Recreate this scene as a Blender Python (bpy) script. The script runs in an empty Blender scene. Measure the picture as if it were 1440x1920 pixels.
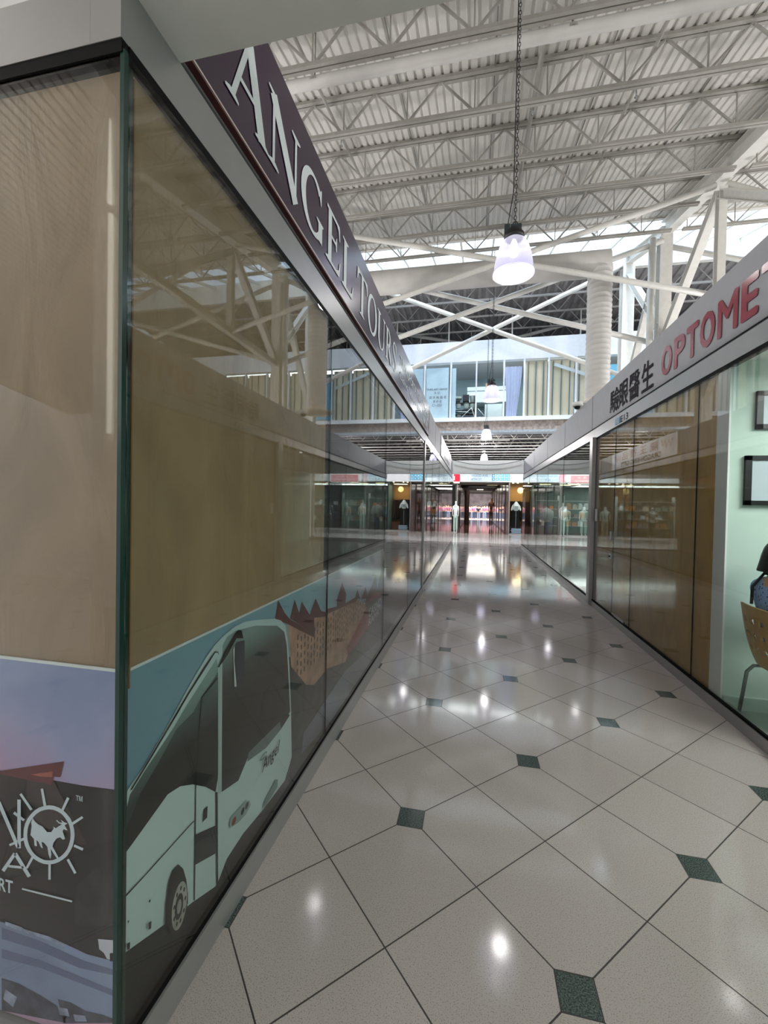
import bpy, bmesh, math, random
from mathutils import Vector, Matrix
random.seed(7)
S = bpy.context.scene
COL = S.collection
R = math.radians

# ---------------------------------------------------------------- camera
cam_d = bpy.data.cameras.new('camera'); cam = bpy.data.objects.new('camera', cam_d); COL.objects.link(cam)
YAW, PITCH, ROLL, FPX = 0.209418, -0.0169267, 0.0188734, 788.904
fw = Vector((-math.sin(YAW)*math.cos(PITCH), math.cos(YAW)*math.cos(PITCH), math.sin(PITCH)))
rt = Vector((math.cos(YAW), math.sin(YAW), 0)); up = rt.cross(fw)
r2 = math.cos(ROLL)*rt + math.sin(ROLL)*up; u2 = -math.sin(ROLL)*rt + math.cos(ROLL)*up
m = Matrix((r2, u2, -fw)).transposed().to_4x4(); m.translation = Vector((0, 0, 1.55))
cam.matrix_world = m
cam_d.sensor_fit = 'VERTICAL'; cam_d.sensor_height = 24.0; cam_d.lens = FPX/1920*24.0
cam_d.clip_start = 0.05; cam_d.clip_end = 400
S.camera = cam

# ---------------------------------------------------------------- light and exposure
w = bpy.data.worlds.new('world'); S.world = w; w.use_nodes = True
wn = w.node_tree.nodes; wl = w.node_tree.links
bg = wn['Background']; bg.inputs['Strength'].default_value = 1.0
tc = wn.new('ShaderNodeTexCoord'); sp = wn.new('ShaderNodeSeparateXYZ'); cr = wn.new('ShaderNodeValToRGB')
mr = wn.new('ShaderNodeMapRange'); mr.inputs[1].default_value = -1; mr.inputs[2].default_value = 1
wl.new(tc.outputs['Generated'], sp.inputs[0]); wl.new(sp.outputs[2], mr.inputs[0]); wl.new(mr.outputs[0], cr.inputs[0]); wl.new(cr.outputs[0], bg.inputs[0])
cr.color_ramp.elements[0].position = 0.0; cr.color_ramp.elements[0].color = (0.42, 0.41, 0.40, 1)
cr.color_ramp.elements[1].position = 1.0; cr.color_ramp.elements[1].color = (2.5, 2.9, 3.5, 1)
for p, c in ((0.5, (0.62, 0.63, 0.64, 1)), (0.58, (0.72, 0.74, 0.76, 1)), (0.72, (1.9, 2.2, 2.6, 1))):
    e = cr.color_ramp.elements.new(p); e.color = c
sun_d = bpy.data.lights.new('sun', 'SUN'); sun_d.energy = 4.0; sun_d.angle = R(6); sun_d.color = (1.0, 0.98, 0.96)
sun = bpy.data.objects.new('sun', sun_d); COL.objects.link(sun); sun.location = (0, 0, 30)
sun.rotation_euler = Vector((0.04, 0.27, -1)).to_track_quat('-Z', 'Y').to_euler()
def area(name, loc, size, energy, color=(1, 1, 1), target=(0, 0, -1), sy=None):
    d = bpy.data.lights.new(name, 'AREA'); d.energy = energy; d.color = color; d.shape = 'RECTANGLE'
    d.size = size; d.size_y = sy or size
    o = bpy.data.objects.new(name, d); COL.objects.link(o); o.location = loc
    o.rotation_euler = Vector(target).to_track_quat('-Z', 'Y').to_euler(); return o
def point(name, loc, energy, r=0.12, color=(1.0, 0.98, 0.97)):
    d = bpy.data.lights.new(name, 'POINT'); d.energy = energy; d.shadow_soft_size = r; d.color = color
    o = bpy.data.objects.new(name, d); COL.objects.link(o); o.location = loc
for xx, ee in ((-8.5, 430), (9.5, 430)):      # added fill lights over the two neighbouring aisles, no lamps seen there
    for yy in (-1.5, 5.9, 13.0): point('side_aisle_fill', (xx, yy, 4.9), ee)
for yy, zz in ((5.95, 4.52), (14.2, 4.85), (19.3, 4.5)): point('pendant_light', (0.49, yy, zz), 8, 0.1)
for xx in (-4.2, 0.5, 5.2): point('gallery_soffit_fill', (xx, 22.6, 4.5), 280, 0.08)  # added fill that brightens the floor below the gallery
area('office_fill', (3.0, 2.6, 2.6), 1.2, 45, (0.95, 1, 0.97))  # unseen lamp added to brighten the waiting room
area('gallery_room_fill', (0.5, 20.75, 8.35), 26.0, 420, (0.95, 0.98, 1), sy=0.7)  # wide fill added to brighten the boards upstairs
area('boutique_light', (2.7, 25.7, 2.85), 0.8, 14, (1, 0.82, 0.55))
area('passage_light', (0.6, 34, 3.15), 2.0, 170, (1, 0.95, 0.9), sy=14)
area('far_shop_light', (0.6, 52, 3.6), 8.0, 900, (1, 0.97, 0.95), sy=5)
area('side_shop_light', (6.5, 26.5, 2.85), 6.0, 130, (0.95, 1, 0.98), sy=2)
area('left_shop_light', (-5.0, 26.5, 2.85), 6.0, 130, (0.95, 1, 0.98), sy=2)
S.view_settings.view_transform = 'Standard'; S.view_settings.look = 'None'
S.view_settings.gamma = 1.0; S.view_settings.use_curve_mapping = False
S.view_settings.exposure = 0.55

# ---------------------------------------------------------------- materials
def lin(c):
    return tuple((v/255/12.92 if v/255 <= 0.04045 else ((v/255+0.055)/1.055)**2.4) for v in c)
def node_mat(name):
    mt = bpy.data.materials.new(name); mt.use_nodes = True
    nt = mt.node_tree; return mt, nt, nt.nodes['Principled BSDF']
_m = {}
def mat(name, rgb, rough=0.5, metal=0.0, emit=0.0, noise=0.0, nscale=8.0, spec=0.5, bump=0.0, coat=0.0):
    if name in _m: return _m[name]
    mt, nt, b = node_mat(name)
    c = lin(rgb)
    b.inputs['Roughness'].default_value = rough; b.inputs['Metallic'].default_value = metal
    b.inputs['Specular IOR Level'].default_value = spec
    b.inputs['Coat Weight'].default_value = coat
    b.inputs['Base Color'].default_value = (*c, 1)
    t = nt.nodes.new('ShaderNodeTexCoord'); n = nt.nodes.new('ShaderNodeTexNoise')
    n.inputs['Scale'].default_value = nscale; n.inputs['Detail'].default_value = 4
    nt.links.new(t.outputs['Object'], n.inputs['Vector'])
    r = nt.nodes.new('ShaderNodeValToRGB'); k = noise if noise else 0.03
    r.color_ramp.elements[0].position = 0.3; r.color_ramp.elements[1].position = 0.7
    r.color_ramp.elements[0].color = (*[v*(1-k) for v in c], 1); r.color_ramp.elements[1].color = (*[min(1, v*(1+k)) for v in c], 1)
    nt.links.new(n.outputs[0], r.inputs[0]); nt.links.new(r.outputs[0], b.inputs['Base Color'])
    if bump:
        bp = nt.nodes.new('ShaderNodeBump'); bp.inputs['Strength'].default_value = bump; bp.inputs['Distance'].default_value = 0.02
        nt.links.new(n.outputs[0], bp.inputs['Height']); nt.links.new(bp.outputs[0], b.inputs['Normal'])
    if emit:
        b.inputs['Emission Color'].default_value = (*c, 1); b.inputs['Emission Strength'].default_value = emit
    _m[name] = mt; return mt
def glass(name, tint, boost=1.0, rough=0.0):
    mt = bpy.data.materials.new(name); mt.use_nodes = True; nt = mt.node_tree; nt.nodes.clear()
    o = nt.nodes.new('ShaderNodeOutputMaterial'); mx = nt.nodes.new('ShaderNodeMixShader')
    tr = nt.nodes.new('ShaderNodeBsdfTransparent'); gl = nt.nodes.new('ShaderNodeBsdfGlossy')
    tr.inputs[0].default_value = (*tint, 1); gl.inputs['Roughness'].default_value = rough
    lw = nt.nodes.new('ShaderNodeLayerWeight'); lw.inputs[0].default_value = 0.5
    pw = nt.nodes.new('ShaderNodeMath'); pw.operation = 'POWER'; pw.inputs[1].default_value = 5.0
    ma = nt.nodes.new('ShaderNodeMath'); ma.operation = 'MULTIPLY_ADD'; ma.inputs[1].default_value = 0.97*boost; ma.inputs[2].default_value = 0.022; ma.use_clamp = True
    L = nt.links.new
    L(lw.outputs['Facing'], pw.inputs[0]); L(pw.outputs[0], ma.inputs[0]); L(ma.outputs[0], mx.inputs[0])
    L(tr.outputs[0], mx.inputs[1]); L(gl.outputs[0], mx.inputs[2]); L(mx.outputs[0], o.inputs[0])
    return mt
G_SHOP = glass('storefront_glass', (0.95, 0.966, 0.952), 1.3)
G_SHOP2 = glass('storefront_glass_far', (0.94, 0.97, 0.955), 0.9)
G_CLEAR = glass('clear_glass', (0.96, 0.98, 0.98))
G_FAR = glass('far_glass', (0.95, 0.975, 0.97), 0.8)
WHITE = mat('white_painted_steel', (214, 212, 205), 0.45, noise=0.05)
DECKM = mat('white_painted_roof_deck', (206, 203, 196), 0.6, noise=0.06, nscale=2)
DUCTM = mat('white_painted_duct', (200, 197, 192), 0.5, noise=0.06, nscale=3)
ALU = mat('grey_aluminium_panel', (148, 148, 151), 0.6, metal=0.1, noise=0.03)
ALU2 = mat('grey_aluminium_frame', (164, 163, 162), 0.32, metal=0.35, noise=0.03)
JST = mat('shaded_joist_steel', (158, 155, 147), 0.6, noise=0.05)  # white steel darkened; its shade against the deck is in the colour
ALUW = mat('pale_panel', (222, 222, 219), 0.6, noise=0.03)
DARK = mat('black_rubber_seal', (9, 9, 10), 0.7, spec=0.15)
BLACK = mat('black_plastic', (22, 22, 24), 0.4)
DGREY = mat('dark_roof_void', (62, 60, 60), 0.9, noise=0.15)
DROOF = mat('shaded_far_deck', (150, 147, 146), 0.85, noise=0.1)  # darker grey carries the shade on the far deck
OFFW = mat('off_white_wall', (226, 228, 224), 0.8)
BAND = mat('white_band', (236, 240, 246), 0.7)
CARPET = mat('grey_interior_floor', (96, 96, 92), 0.8, noise=0.1, nscale=30)
INWALL = mat('dim_interior_wall', (120, 118, 112), 0.9)
RED = mat('glossy_crimson_letter', (132, 8, 40), 0.2, spec=0.4)
INK = mat('dark_letter', (24, 14, 24), 0.75, spec=0.15)
SILVER = mat('silver_letter', (205, 212, 212), 0.5)
CHROME = mat('brushed_steel', (170, 172, 174), 0.25, metal=0.9)

def floor_mat():
    mt, nt, b = node_mat('tile_floor'); N = nt.nodes.new; L = nt.links.new
    g = N('ShaderNodeNewGeometry'); s = N('ShaderNodeSeparateXYZ'); L(g.outputs['Position'], s.inputs[0])
    def M(op, a, bb=None, cc=None):
        n = N('ShaderNodeMath'); n.operation = op
        for i, v in enumerate((a, bb, cc)):
            if v is None: continue
            if isinstance(v, (int, float)): n.inputs[i].default_value = v
            else: L(v, n.inputs[i])
        return n.outputs[0]
    LL = 1.2579; X0, Y0 = -0.2694, 2.0511
    x = M('SUBTRACT', s.outputs[0], X0); y = M('SUBTRACT', s.outputs[1], Y0)
    p = M('DIVIDE', M('ADD', x, y), LL); q = M('DIVIDE', M('SUBTRACT', y, x), LL)
    def dist(v, per):   # distance to the nearest multiple of per
        t = M('DIVIDE', v, per); fr = M('ABSOLUTE', M('SUBTRACT', t, M('ROUND', t))); return M('MULTIPLY', fr, per)
    dp, dq = dist(p, 0.5), dist(q, 0.5)
    gw = 0.0030   # half grout width in lattice units
    grout = M('LESS_THAN', M('MINIMUM', dp, dq), gw)
    ip, iq = dist(p, 1.0), dist(q, 1.0)
    # square insets aligned with the corridor: |dx|+|dy| in rotated coordinates
    ins = M('LESS_THAN', M('ADD', ip, iq), 0.096)
    edge = M('MULTIPLY', M('LESS_THAN', M('ADD', ip, iq), 0.101), M('GREATER_THAN', M('ADD', ip, iq), 0.094))
    # speckle
    n1 = N('ShaderNodeTexNoise'); n1.inputs['Scale'].default_value = 260; n1.inputs['Detail'].default_value = 3; L(g.outputs['Position'], n1.inputs['Vector'])
    r1 = N('ShaderNodeValToRGB'); L(n1.outputs[0], r1.inputs[0])
    e = r1.color_ramp.elements; e[0].position = 0.33; e[0].color = (*lin((152, 140, 134)), 1); e[1].position = 0.46; e[1].color = (*lin((200, 190, 185)), 1)
    n2 = N('ShaderNodeTexNoise'); n2.inputs['Scale'].default_value = 200; L(g.outputs['Position'], n2.inputs['Vector'])
    r2 = N('ShaderNodeValToRGB'); L(n2.outputs[0], r2.inputs[0])
    e = r2.color_ramp.elements; e[0].position = 0.4; e[0].color = (*lin((44, 56, 55)), 1); e[1].position = 0.62; e[1].color = (*lin((104, 118, 114)), 1)
    # per tile tone
    cx = N('ShaderNodeCombineXYZ'); L(M('FLOOR', M('MULTIPLY', p, 2)), cx.inputs[0]); L(M('FLOOR', M('MULTIPLY', q, 2)), cx.inputs[1])
    wn_ = N('ShaderNodeTexWhiteNoise'); L(cx.outputs[0], wn_.inputs['Vector'])
    hs = N('ShaderNodeHueSaturation'); L(r1.outputs[0], hs.inputs['Color']); L(M('MULTIPLY_ADD', wn_.outputs['Value'], 0.10, 0.94), hs.inputs['Value'])
    def mix(f, a, bcol):
        mm = N('ShaderNodeMix'); mm.data_type = 'RGBA'; L(f, mm.inputs[0])
        for i, v in ((6, a), (7, bcol)):
            if isinstance(v, tuple): mm.inputs[i].default_value = (*v, 1)
            else: L(v, mm.inputs[i])
        return mm.outputs[2]
    c = mix(grout, hs.outputs[0], lin((60, 54, 52)))
    c = mix(ins, c, r2.outputs[0]); c = mix(edge, c, lin((48, 46, 46)))
    L(c, b.inputs['Base Color'])
    rg = M('MULTIPLY_ADD', M('MAXIMUM', M('MULTIPLY', grout, M('SUBTRACT', 1.0, ins)), edge), 0.4, 0.085); L(rg, b.inputs['Roughness'])
    b.inputs['Specular IOR Level'].default_value = 0.62
    return mt
FLOORM = floor_mat()
def grad_mat(name, axis, a, bb, stops, rough=0.5, streak=0.0):
    """Printed artwork: colour bands along one object axis (0 x, 1 y, 2 z) between a and bb."""
    mt, nt, b = node_mat(name); N = nt.nodes.new; L = nt.links.new
    t = N('ShaderNodeTexCoord'); s = N('ShaderNodeSeparateXYZ'); L(t.outputs['Object'], s.inputs[0])
    mr = N('ShaderNodeMapRange'); mr.inputs[1].default_value = a; mr.inputs[2].default_value = bb; L(s.outputs[axis], mr.inputs[0])
    n = N('ShaderNodeTexNoise'); n.inputs['Scale'].default_value = 3.5; n.inputs['Detail'].default_value = 5; L(t.outputs['Object'], n.inputs['Vector'])
    ad = N('ShaderNodeMath'); ad.operation = 'MULTIPLY_ADD'; ad.inputs[1].default_value = streak; L(n.outputs[0], ad.inputs[0])
    sb = N('ShaderNodeMath'); sb.operation = 'SUBTRACT'; L(mr.outputs[0], sb.inputs[0]); sb.inputs[1].default_value = streak*0.5; L(sb.outputs[0], ad.inputs[2])
    r = N('ShaderNodeValToRGB'); L(ad.outputs[0], r.inputs[0])
    els = r.color_ramp.elements
    els[0].position, els[0].color = stops[0][0], (*lin(stops[0][1]), 1)
    els[1].position, els[1].color = stops[-1][0], (*lin(stops[-1][1]), 1)
    for p, c in stops[1:-1]:
        e = els.new(p); e.color = (*lin(c), 1)
    L(r.outputs[0], b.inputs['Base Color']); b.inputs['Roughness'].default_value = rough
    return mt
def kraft_mat(name, rgb):
    mt, nt, b = node_mat(name); N = nt.nodes.new; L = nt.links.new
    t = N('ShaderNodeTexCoord'); mp = N('ShaderNodeMapping'); mp.inputs['Scale'].default_value = (2.2, 2.2, 0.9); L(t.outputs['Object'], mp.inputs[0])
    n = N('ShaderNodeTexNoise'); n.inputs['Scale'].default_value = 2.0; n.inputs['Detail'].default_value = 7; n.inputs['Distortion'].default_value = 1.2; L(mp.outputs[0], n.inputs['Vector'])
    r = N('ShaderNodeValToRGB'); L(n.outputs[0], r.inputs[0]); c = lin(rgb)
    r.color_ramp.elements[0].position = 0.3; r.color_ramp.elements[0].color = (*[v*0.84 for v in c], 1)
    r.color_ramp.elements[1].position = 0.7; r.color_ramp.elements[1].color = (*[v*1.12 for v in c], 1)
    L(r.outputs[0], b.inputs['Base Color']); b.inputs['Roughness'].default_value = 0.75
    bp = N('ShaderNodeBump'); bp.inputs['Strength'].default_value = 0.5; bp.inputs['Distance'].default_value = 0.03; L(n.outputs[0], bp.inputs['Height']); L(bp.outputs[0], b.inputs['Normal'])
    return mt

# ---------------------------------------------------------------- mesh helpers
def wloc(o):
    v = Vector((0, 0, 0))
    while o is not None: v += o.location; o = o.parent
    return v
class MB:
    def __init__(s): s.v = []; s.f = []; s.smooth = []
    def add(s, vs, fs, smooth=False):
        o = len(s.v); s.v += [tuple(v) for v in vs]; s.f += [tuple(i+o for i in f) for f in fs]; s.smooth += [smooth]*len(fs); return s
    def box(s, x0, x1, y0, y1, z0, z1):
        vs = [(x, y, z) for x in (x0, x1) for y in (y0, y1) for z in (z0, z1)]
        return s.add(vs, [(0, 1, 3, 2), (4, 6, 7, 5), (0, 4, 5, 1), (2, 3, 7, 6), (0, 2, 6, 4), (1, 5, 7, 3)])
    def bar(s, p, q, wd, ht, upv=(0, 0, 1)):
        p, q = Vector(p), Vector(q); d = (q-p).normalized(); u = Vector(upv)
        if abs(d.dot(u)) > 0.98: u = Vector((0, 1, 0))
        a = d.cross(u).normalized()*wd/2; b = a.cross(d).normalized()*ht/2
        vs = [c+sa*a+sb*b for c in (p, q) for sa in (-1, 1) for sb in (-1, 1)]
        return s.add(vs, [(0, 1, 3, 2), (4, 6, 7, 5), (0, 4, 5, 1), (2, 3, 7, 6), (0, 2, 6, 4), (1, 5, 7, 3)])
    def tube(s, pts, r, n=8, cap=True):
        pts = [Vector(p) for p in pts]; rs = r if isinstance(r, (list, tuple)) else [r]*len(pts)
        rings = []; prev = None
        for i, p in enumerate(pts):
            d = (pts[min(i+1, len(pts)-1)]-pts[max(i-1, 0)]).normalized()
            if prev is None:
                prev = d.orthogonal().normalized()
            a = (prev - d*prev.dot(d)).normalized(); prev = a; b = d.cross(a)
            rings.append([p+rs[i]*(math.cos(2*math.pi*k/n)*a+math.sin(2*math.pi*k/n)*b) for k in range(n)])
        vs = [v for rg in rings for v in rg]; fs = []
        for i in range(len(pts)-1):
            for k in range(n): fs.append((i*n+k, i*n+(k+1) % n, (i+1)*n+(k+1) % n, (i+1)*n+k))
        o = len(s.v); s.add(vs, fs, True)
        if cap:
            s.f += [tuple(o+k for k in range(n))[::-1], tuple(o+(len(pts)-1)*n+k for k in range(n))]; s.smooth += [False, False]
        return s
    def lathe(s, prof, c=(0, 0, 0), n=20, cap=False):
        c = Vector(c); vs = [c+Vector((r*math.cos(2*math.pi*k/n), r*math.sin(2*math.pi*k/n), z)) for r, z in prof for k in range(n)]; fs = []
        for i in range(len(prof)-1):
            for k in range(n): fs.append((i*n+k, i*n+(k+1) % n, (i+1)*n+(k+1) % n, (i+1)*n+k))
        return s.add(vs, fs, True)
    def prism(s, poly, fn, t):
        """poly in 2D, fn(a, b, depth) -> 3D, depth 0..t ; ear-clipped faces"""
        n = len(poly); vs = [fn(a, b, t) for a, b in poly]+[fn(a, b, 0) for a, b in poly]
        from mathutils.geometry import tessellate_polygon
        tri = tessellate_polygon([[Vector((a, b, 0)) for a, b in poly]])
        fs = [tuple(x) for x in tri]+[tuple(i+n for i in x)[::-1] for x in tri]+[(i, (i+1) % n, (i+1) % n+n, i+n) for i in range(n)]
        return s.add(vs, fs)
    def build(s, name, material, parent=None, origin=None):
        me = bpy.data.meshes.new(name)
        if parent is None and origin is None and s.v:
            xs, ys, zs = zip(*[tuple(v) for v in s.v]); origin = ((min(xs)+max(xs))/2, (min(ys)+max(ys))/2, min(zs))
        org = Vector(origin) if origin else Vector((0, 0, 0))
        me.from_pydata([tuple(Vector(v)-org) for v in s.v], [], s.f); me.validate()
        if len(me.polygons) == len(s.smooth): me.polygons.foreach_set('use_smooth', s.smooth)
        bm = bmesh.new(); bm.from_mesh(me); bmesh.ops.recalc_face_normals(bm, faces=bm.faces); bm.to_mesh(me); bm.free()
        me.materials.append(material)
        o = bpy.data.objects.new(name, me); COL.objects.link(o)
        if parent is not None:
            o.parent = parent; o.location = org - wloc(parent)
        else: o.location = org
        return o
def tag(o, label=None, cat=None, group=None, kind=None):
    if label: o['label'] = label
    if cat: o['category'] = cat
    if group: o['group'] = group
    if kind: o['kind'] = kind
    return o
def thing(name, label, cat, loc=(0, 0, 0), group=None):
    o = bpy.data.objects.new(name, None); COL.objects.link(o); o.location = loc; o.empty_display_size = 0.1
    return tag(o, label, cat, group)
def struct(o, label, cat='structure'):
    return tag(o, label, cat, None, 'structure')
def copy_tree(o, parent=None):
    c = o.copy(); COL.objects.link(c)
    if parent is not None: c.parent = parent
    for ch in list(o.children): copy_tree(ch, c)
    return c
def planeL(X):   # wall facing +X, 2D = (Y, Z)
    return lambda a, b, d: (X+d, a, b)
def planeR(X):   # wall facing -X
    return lambda a, b, d: (X-d, a, b)
def planeF(Y):   # wall facing the camera (-Y), 2D = (X, Z)
    return lambda a, b, d: (a, Y-d, b)
def text_tris(txt, bold=0.0):
    cu = bpy.data.curves.new('text', 'FONT'); cu.body = txt; cu.size = 1.0; cu.resolution_u = 3; cu.offset = bold; cu.align_x = 'LEFT'
    ob = bpy.data.objects.new('text', cu); COL.objects.link(ob)
    dg = bpy.context.evaluated_depsgraph_get(); dg.update()
    me = bpy.data.meshes.new_from_object(ob.evaluated_get(dg))
    vs = [(v.co.x, v.co.y) for v in me.vertices]; fs = [tuple(p.vertices) for p in me.polygons]
    bpy.data.objects.remove(ob); bpy.data.curves.remove(cu); bpy.data.meshes.remove(me)
    return vs, fs
def text_obj(name, txt, material, parent, fn, a0, b0, a1, b1, t=0.004, bold=0.0, slant=0.0):
    """Fill the box (a0,b0)-(a1,b1) of a plane with flat raised lettering."""
    vs, fs = text_tris(txt, bold)
    if not vs: return None
    xs = [v[0] for v in vs]; ys = [v[1] for v in vs]
    sx = (a1-a0)/max(1e-6, max(xs)-min(xs)); sy = (b1-b0)/max(1e-6, max(ys)-min(ys))
    mb = MB(); n = len(vs)
    P = [(a0+(x-min(xs))*sx + slant*(y-min(ys))*sy, b0+(y-min(ys))*sy) for x, y in vs]
    mb.v = [tuple(fn(a, b, t)) for a, b in P]; mb.f = list(fs); mb.smooth = [False]*len(fs)
    return mb.build(name, material, parent)

# ================================================================ THE SETTING
ORDW = ['first', 'second', 'third', 'fourth', 'fifth', 'sixth', 'seventh', 'eighth', 'ninth', 'tenth', 'eleventh', 'twelfth', 'thirteenth', 'fourteenth', 'fifteenth', 'sixteenth']
XL, XR = -0.87, 1.885          # glass planes of the two storefront rows
YC, YE = 0.90, 17.45           # near corner and far end of the rows
ZB, ZG, ZS, ZT = 0.105, 2.655, 2.86, 3.41   # base top, glass top, fascia bottom, fascia top
fl = MB(); fl.box(-18, 18, -5, 24.95, -0.1, 0); fl = struct(fl.build('floor', FLOORM, origin=(0, 0, 0)), 'cream speckled square tiles laid diagonally with small dark green granite insets')
MARBLE = mat('brown_polished_stone', (104, 78, 70), 0.1, noise=0.25, nscale=1.5, spec=0.7)
o = MB().box(-18, 18, 24.95, 50, -0.1, 0.0).build('floor', MARBLE); struct(o, 'polished brown stone floor of the passage beyond the far shopfront')
o = MB().box(-18, 18, 50, 62, -0.1, 0.0).build('floor', mat('pale_far_floor', (226, 222, 216), 0.2)); struct(o, 'pale floor of the distant cross aisle where people walk')

# corrugated white roof deck rising away from the camera
HT, SL = 6.20, 0.2
def zt(y): return 1.55 + HT + SL*y
deck = MB(); xs = []; x = -17.0; prof = []
while x < 17.0:
    prof += [(x, 0.0), (x+0.085, 0.0), (x+0.102, 0.028), (x+0.143, 0.028)]; x += 0.16
y0, y1 = -13.0, 14.75
vs = []
for yy in (y0, y1):
    vs += [(px, yy, zt(yy)+pz) for px, pz in prof]
n = len(prof); deck.add(vs, [(i, i+1, n+i+1, n+i) for i in range(n-1)])
deck.box(-17, 17, y1, y1+0.12, zt(y1)-0.05, zt(y1)+0.35)
od = deck.build('ceiling', DECKM); struct(od, 'white ribbed metal roof deck rising towards the skylight')
top = MB(); top.add([(-17.2, y0, zt(y0)+0.12), (17.2, y0, zt(y0)+0.12), (17.2, y1, zt(y1)+0.12), (-17.2, y1, zt(y1)+0.12)], [(0, 1, 2, 3)])
struct(top.build('ceiling', DGREY), 'dark roofing above the ribbed deck')

# skylight between y=14.8 and 18.6
def zs(y): return zt(14.8)+0.15 + (y-14.8)*0.30
sk = thing('skylight', 'long sloping glazed roof light beyond the white ribbed deck, behind the round duct', 'skylight', (0.5, 14.85, zs(14.8)))
for k in range(-14, 15):
    xx = 0.5 + k*1.15
    MB().bar((xx, 14.85, zs(14.85)), (xx, 18.6, zs(18.6)), 0.07, 0.12).build('glazing_bar', WHITE, sk)
MB().bar((-16.5, 16.7, zs(16.7)), (17.5, 16.7, zs(16.7)), 0.06, 0.10).build('purlin', WHITE, sk)
gb = MB(); gb.add([(-16.5, 14.85, zs(14.85)+0.08), (17.5, 14.85, zs(14.85)+0.08), (17.5, 18.6, zs(18.6)+0.08), (-16.5, 18.6, zs(18.6)+0.08)], [(0, 1, 2, 3)])
gb.build('glazing', glass('skylight_glass', (0.80, 0.88, 0.93), 0.6), sk)
o = MB().box(-16.5, 17.5, 18.6, 18.8, zs(18.6)-0.75, zs(18.6)+0.15).build('trim_1', WHITE); struct(o, 'white edge beam on the far side of the skylight')
# far roof beyond the skylight, shade painted into its grey
fr = MB(); prof2 = []; x = -17
while x < 17: prof2 += [(x, 0), (x+0.12, 0), (x+0.16, 0.08), (x+0.3, 0.08)]; x += 0.34
ya, yb = 18.8, 31.0
def zf(y): return zs(18.6)-0.35 - (y-18.8)*0.10
vs = []
for yy in (ya, yb): vs += [(px, yy, zf(yy)+pz) for px, pz in prof2]
n = len(prof2); fr.add(vs, [(i, i+1, n+i+1, n+i) for i in range(n-1)]); struct(fr.build('ceiling', DROOF), 'roof deck beyond the skylight, its shade painted in grey')
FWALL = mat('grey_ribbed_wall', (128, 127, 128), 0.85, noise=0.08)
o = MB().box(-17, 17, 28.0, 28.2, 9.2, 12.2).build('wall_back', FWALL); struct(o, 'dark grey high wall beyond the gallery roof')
o = MB().box(-17, 17, 24.0, 24.15, 9.3, 9.95).build('trim_2', mat('mid_grey_beam', (150, 148, 146), 0.7)); struct(o, 'grey horizontal beam seen above the gallery')
o = MB().box(-17, 17, 26.0, 26.15, 10.3, 10.9).build('trim_3', mat('mid_grey_beam', (150, 148, 146), 0.7)); struct(o, 'upper grey beam in the dark roof space')

# ---------------------------------------------------------------- upper gallery over the far end
YG = 20.0; YF = 24.9
o = MB().box(-16, 17, YG, YG+0.3, 8.27, 9.22).build('wall_gallery', BAND); struct(o, 'smooth white band above the upper gallery windows')
o = MB().box(-16, 17, YG-0.08, YG+0.3, 5.50, 5.68).build('trim_4', mat('gallery_sill', (222, 226, 230), 0.5)); struct(o, 'white sill under the gallery windows')
o = MB().box(-16, 17, YG, YG+0.35, 5.06, 5.50).build('trim_5', mat('fireproofed_beam', (150, 138, 130), 0.95, noise=0.35, nscale=9, bump=1.0)); struct(o, 'rough sprayed beam under the gallery')
o = MB().box(-16, 17, YG-0.12, YG+0.45, 4.95, 5.06).build('trim_6', mat('foil_flange', (176, 186, 196), 0.35, metal=0.5, noise=0.25, nscale=14)); struct(o, 'silvery lower edge of the gallery beam')
o = MB().box(-16, 17, YG+0.3, 30, 5.50, 5.7).build('floor_gallery', DGREY); struct(o, 'floor slab of the upper gallery')
o = MB().box(-16, 17, YG+0.3, 30, 8.45, 8.6).build('ceiling_gallery', mat('gallery_ceiling', (180, 184, 188), 0.8)); struct(o, 'pale ceiling inside the upper gallery')
o = MB().box(-16, 17, 23.4, 23.5, 5.7, 8.45).build('wall_gallery_back', mat('gallery_back_wall', (134, 158, 168), 0.8)); struct(o, 'blue-grey back wall of the upstairs units')
mull = [-15, -13.8, -12.6, -11.4, -10.2, -9.0, -7.8, -6.6, -5.96, -4.86, -3.62, -2.40, -1.17, 0.0, 1.235, 2.12, 3.16, 4.30, 5.30, 6.40, 7.60, 8.80, 10.0, 11.2, 12.4, 13.6, 14.8, 16.0]
TAN = mat('tan_board', (238, 222, 198), 0.85, noise=0.05, nscale=1.2)
MULL = mat('pale_mullion', (226, 230, 236), 0.4)
GPOS = mat('pale_blue_poster', (206, 226, 242), 0.7)
for i in range(len(mull)-1):
    a, b = mull[i], mull[i+1]
    wn_ = thing('window_%d' % (i+1), 'upper gallery window pane', 'window', ((a+b)/2, YG, 5.68)); wn_['kind'] = 'structure'; wn_['label'] = 'upper gallery shop window with pale mullion'
    MB().box(a-0.035, a+0.035, YG-0.03, YG+0.1, 5.68, 8.27).build('window_frame', MULL, wn_)
    MB().box(a+0.035, b-0.035, YG+0.02, YG+0.03, 5.68, 8.27).build('window_pane', G_FAR, wn_)
nb = {-1: 0, 1: 0}
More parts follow.
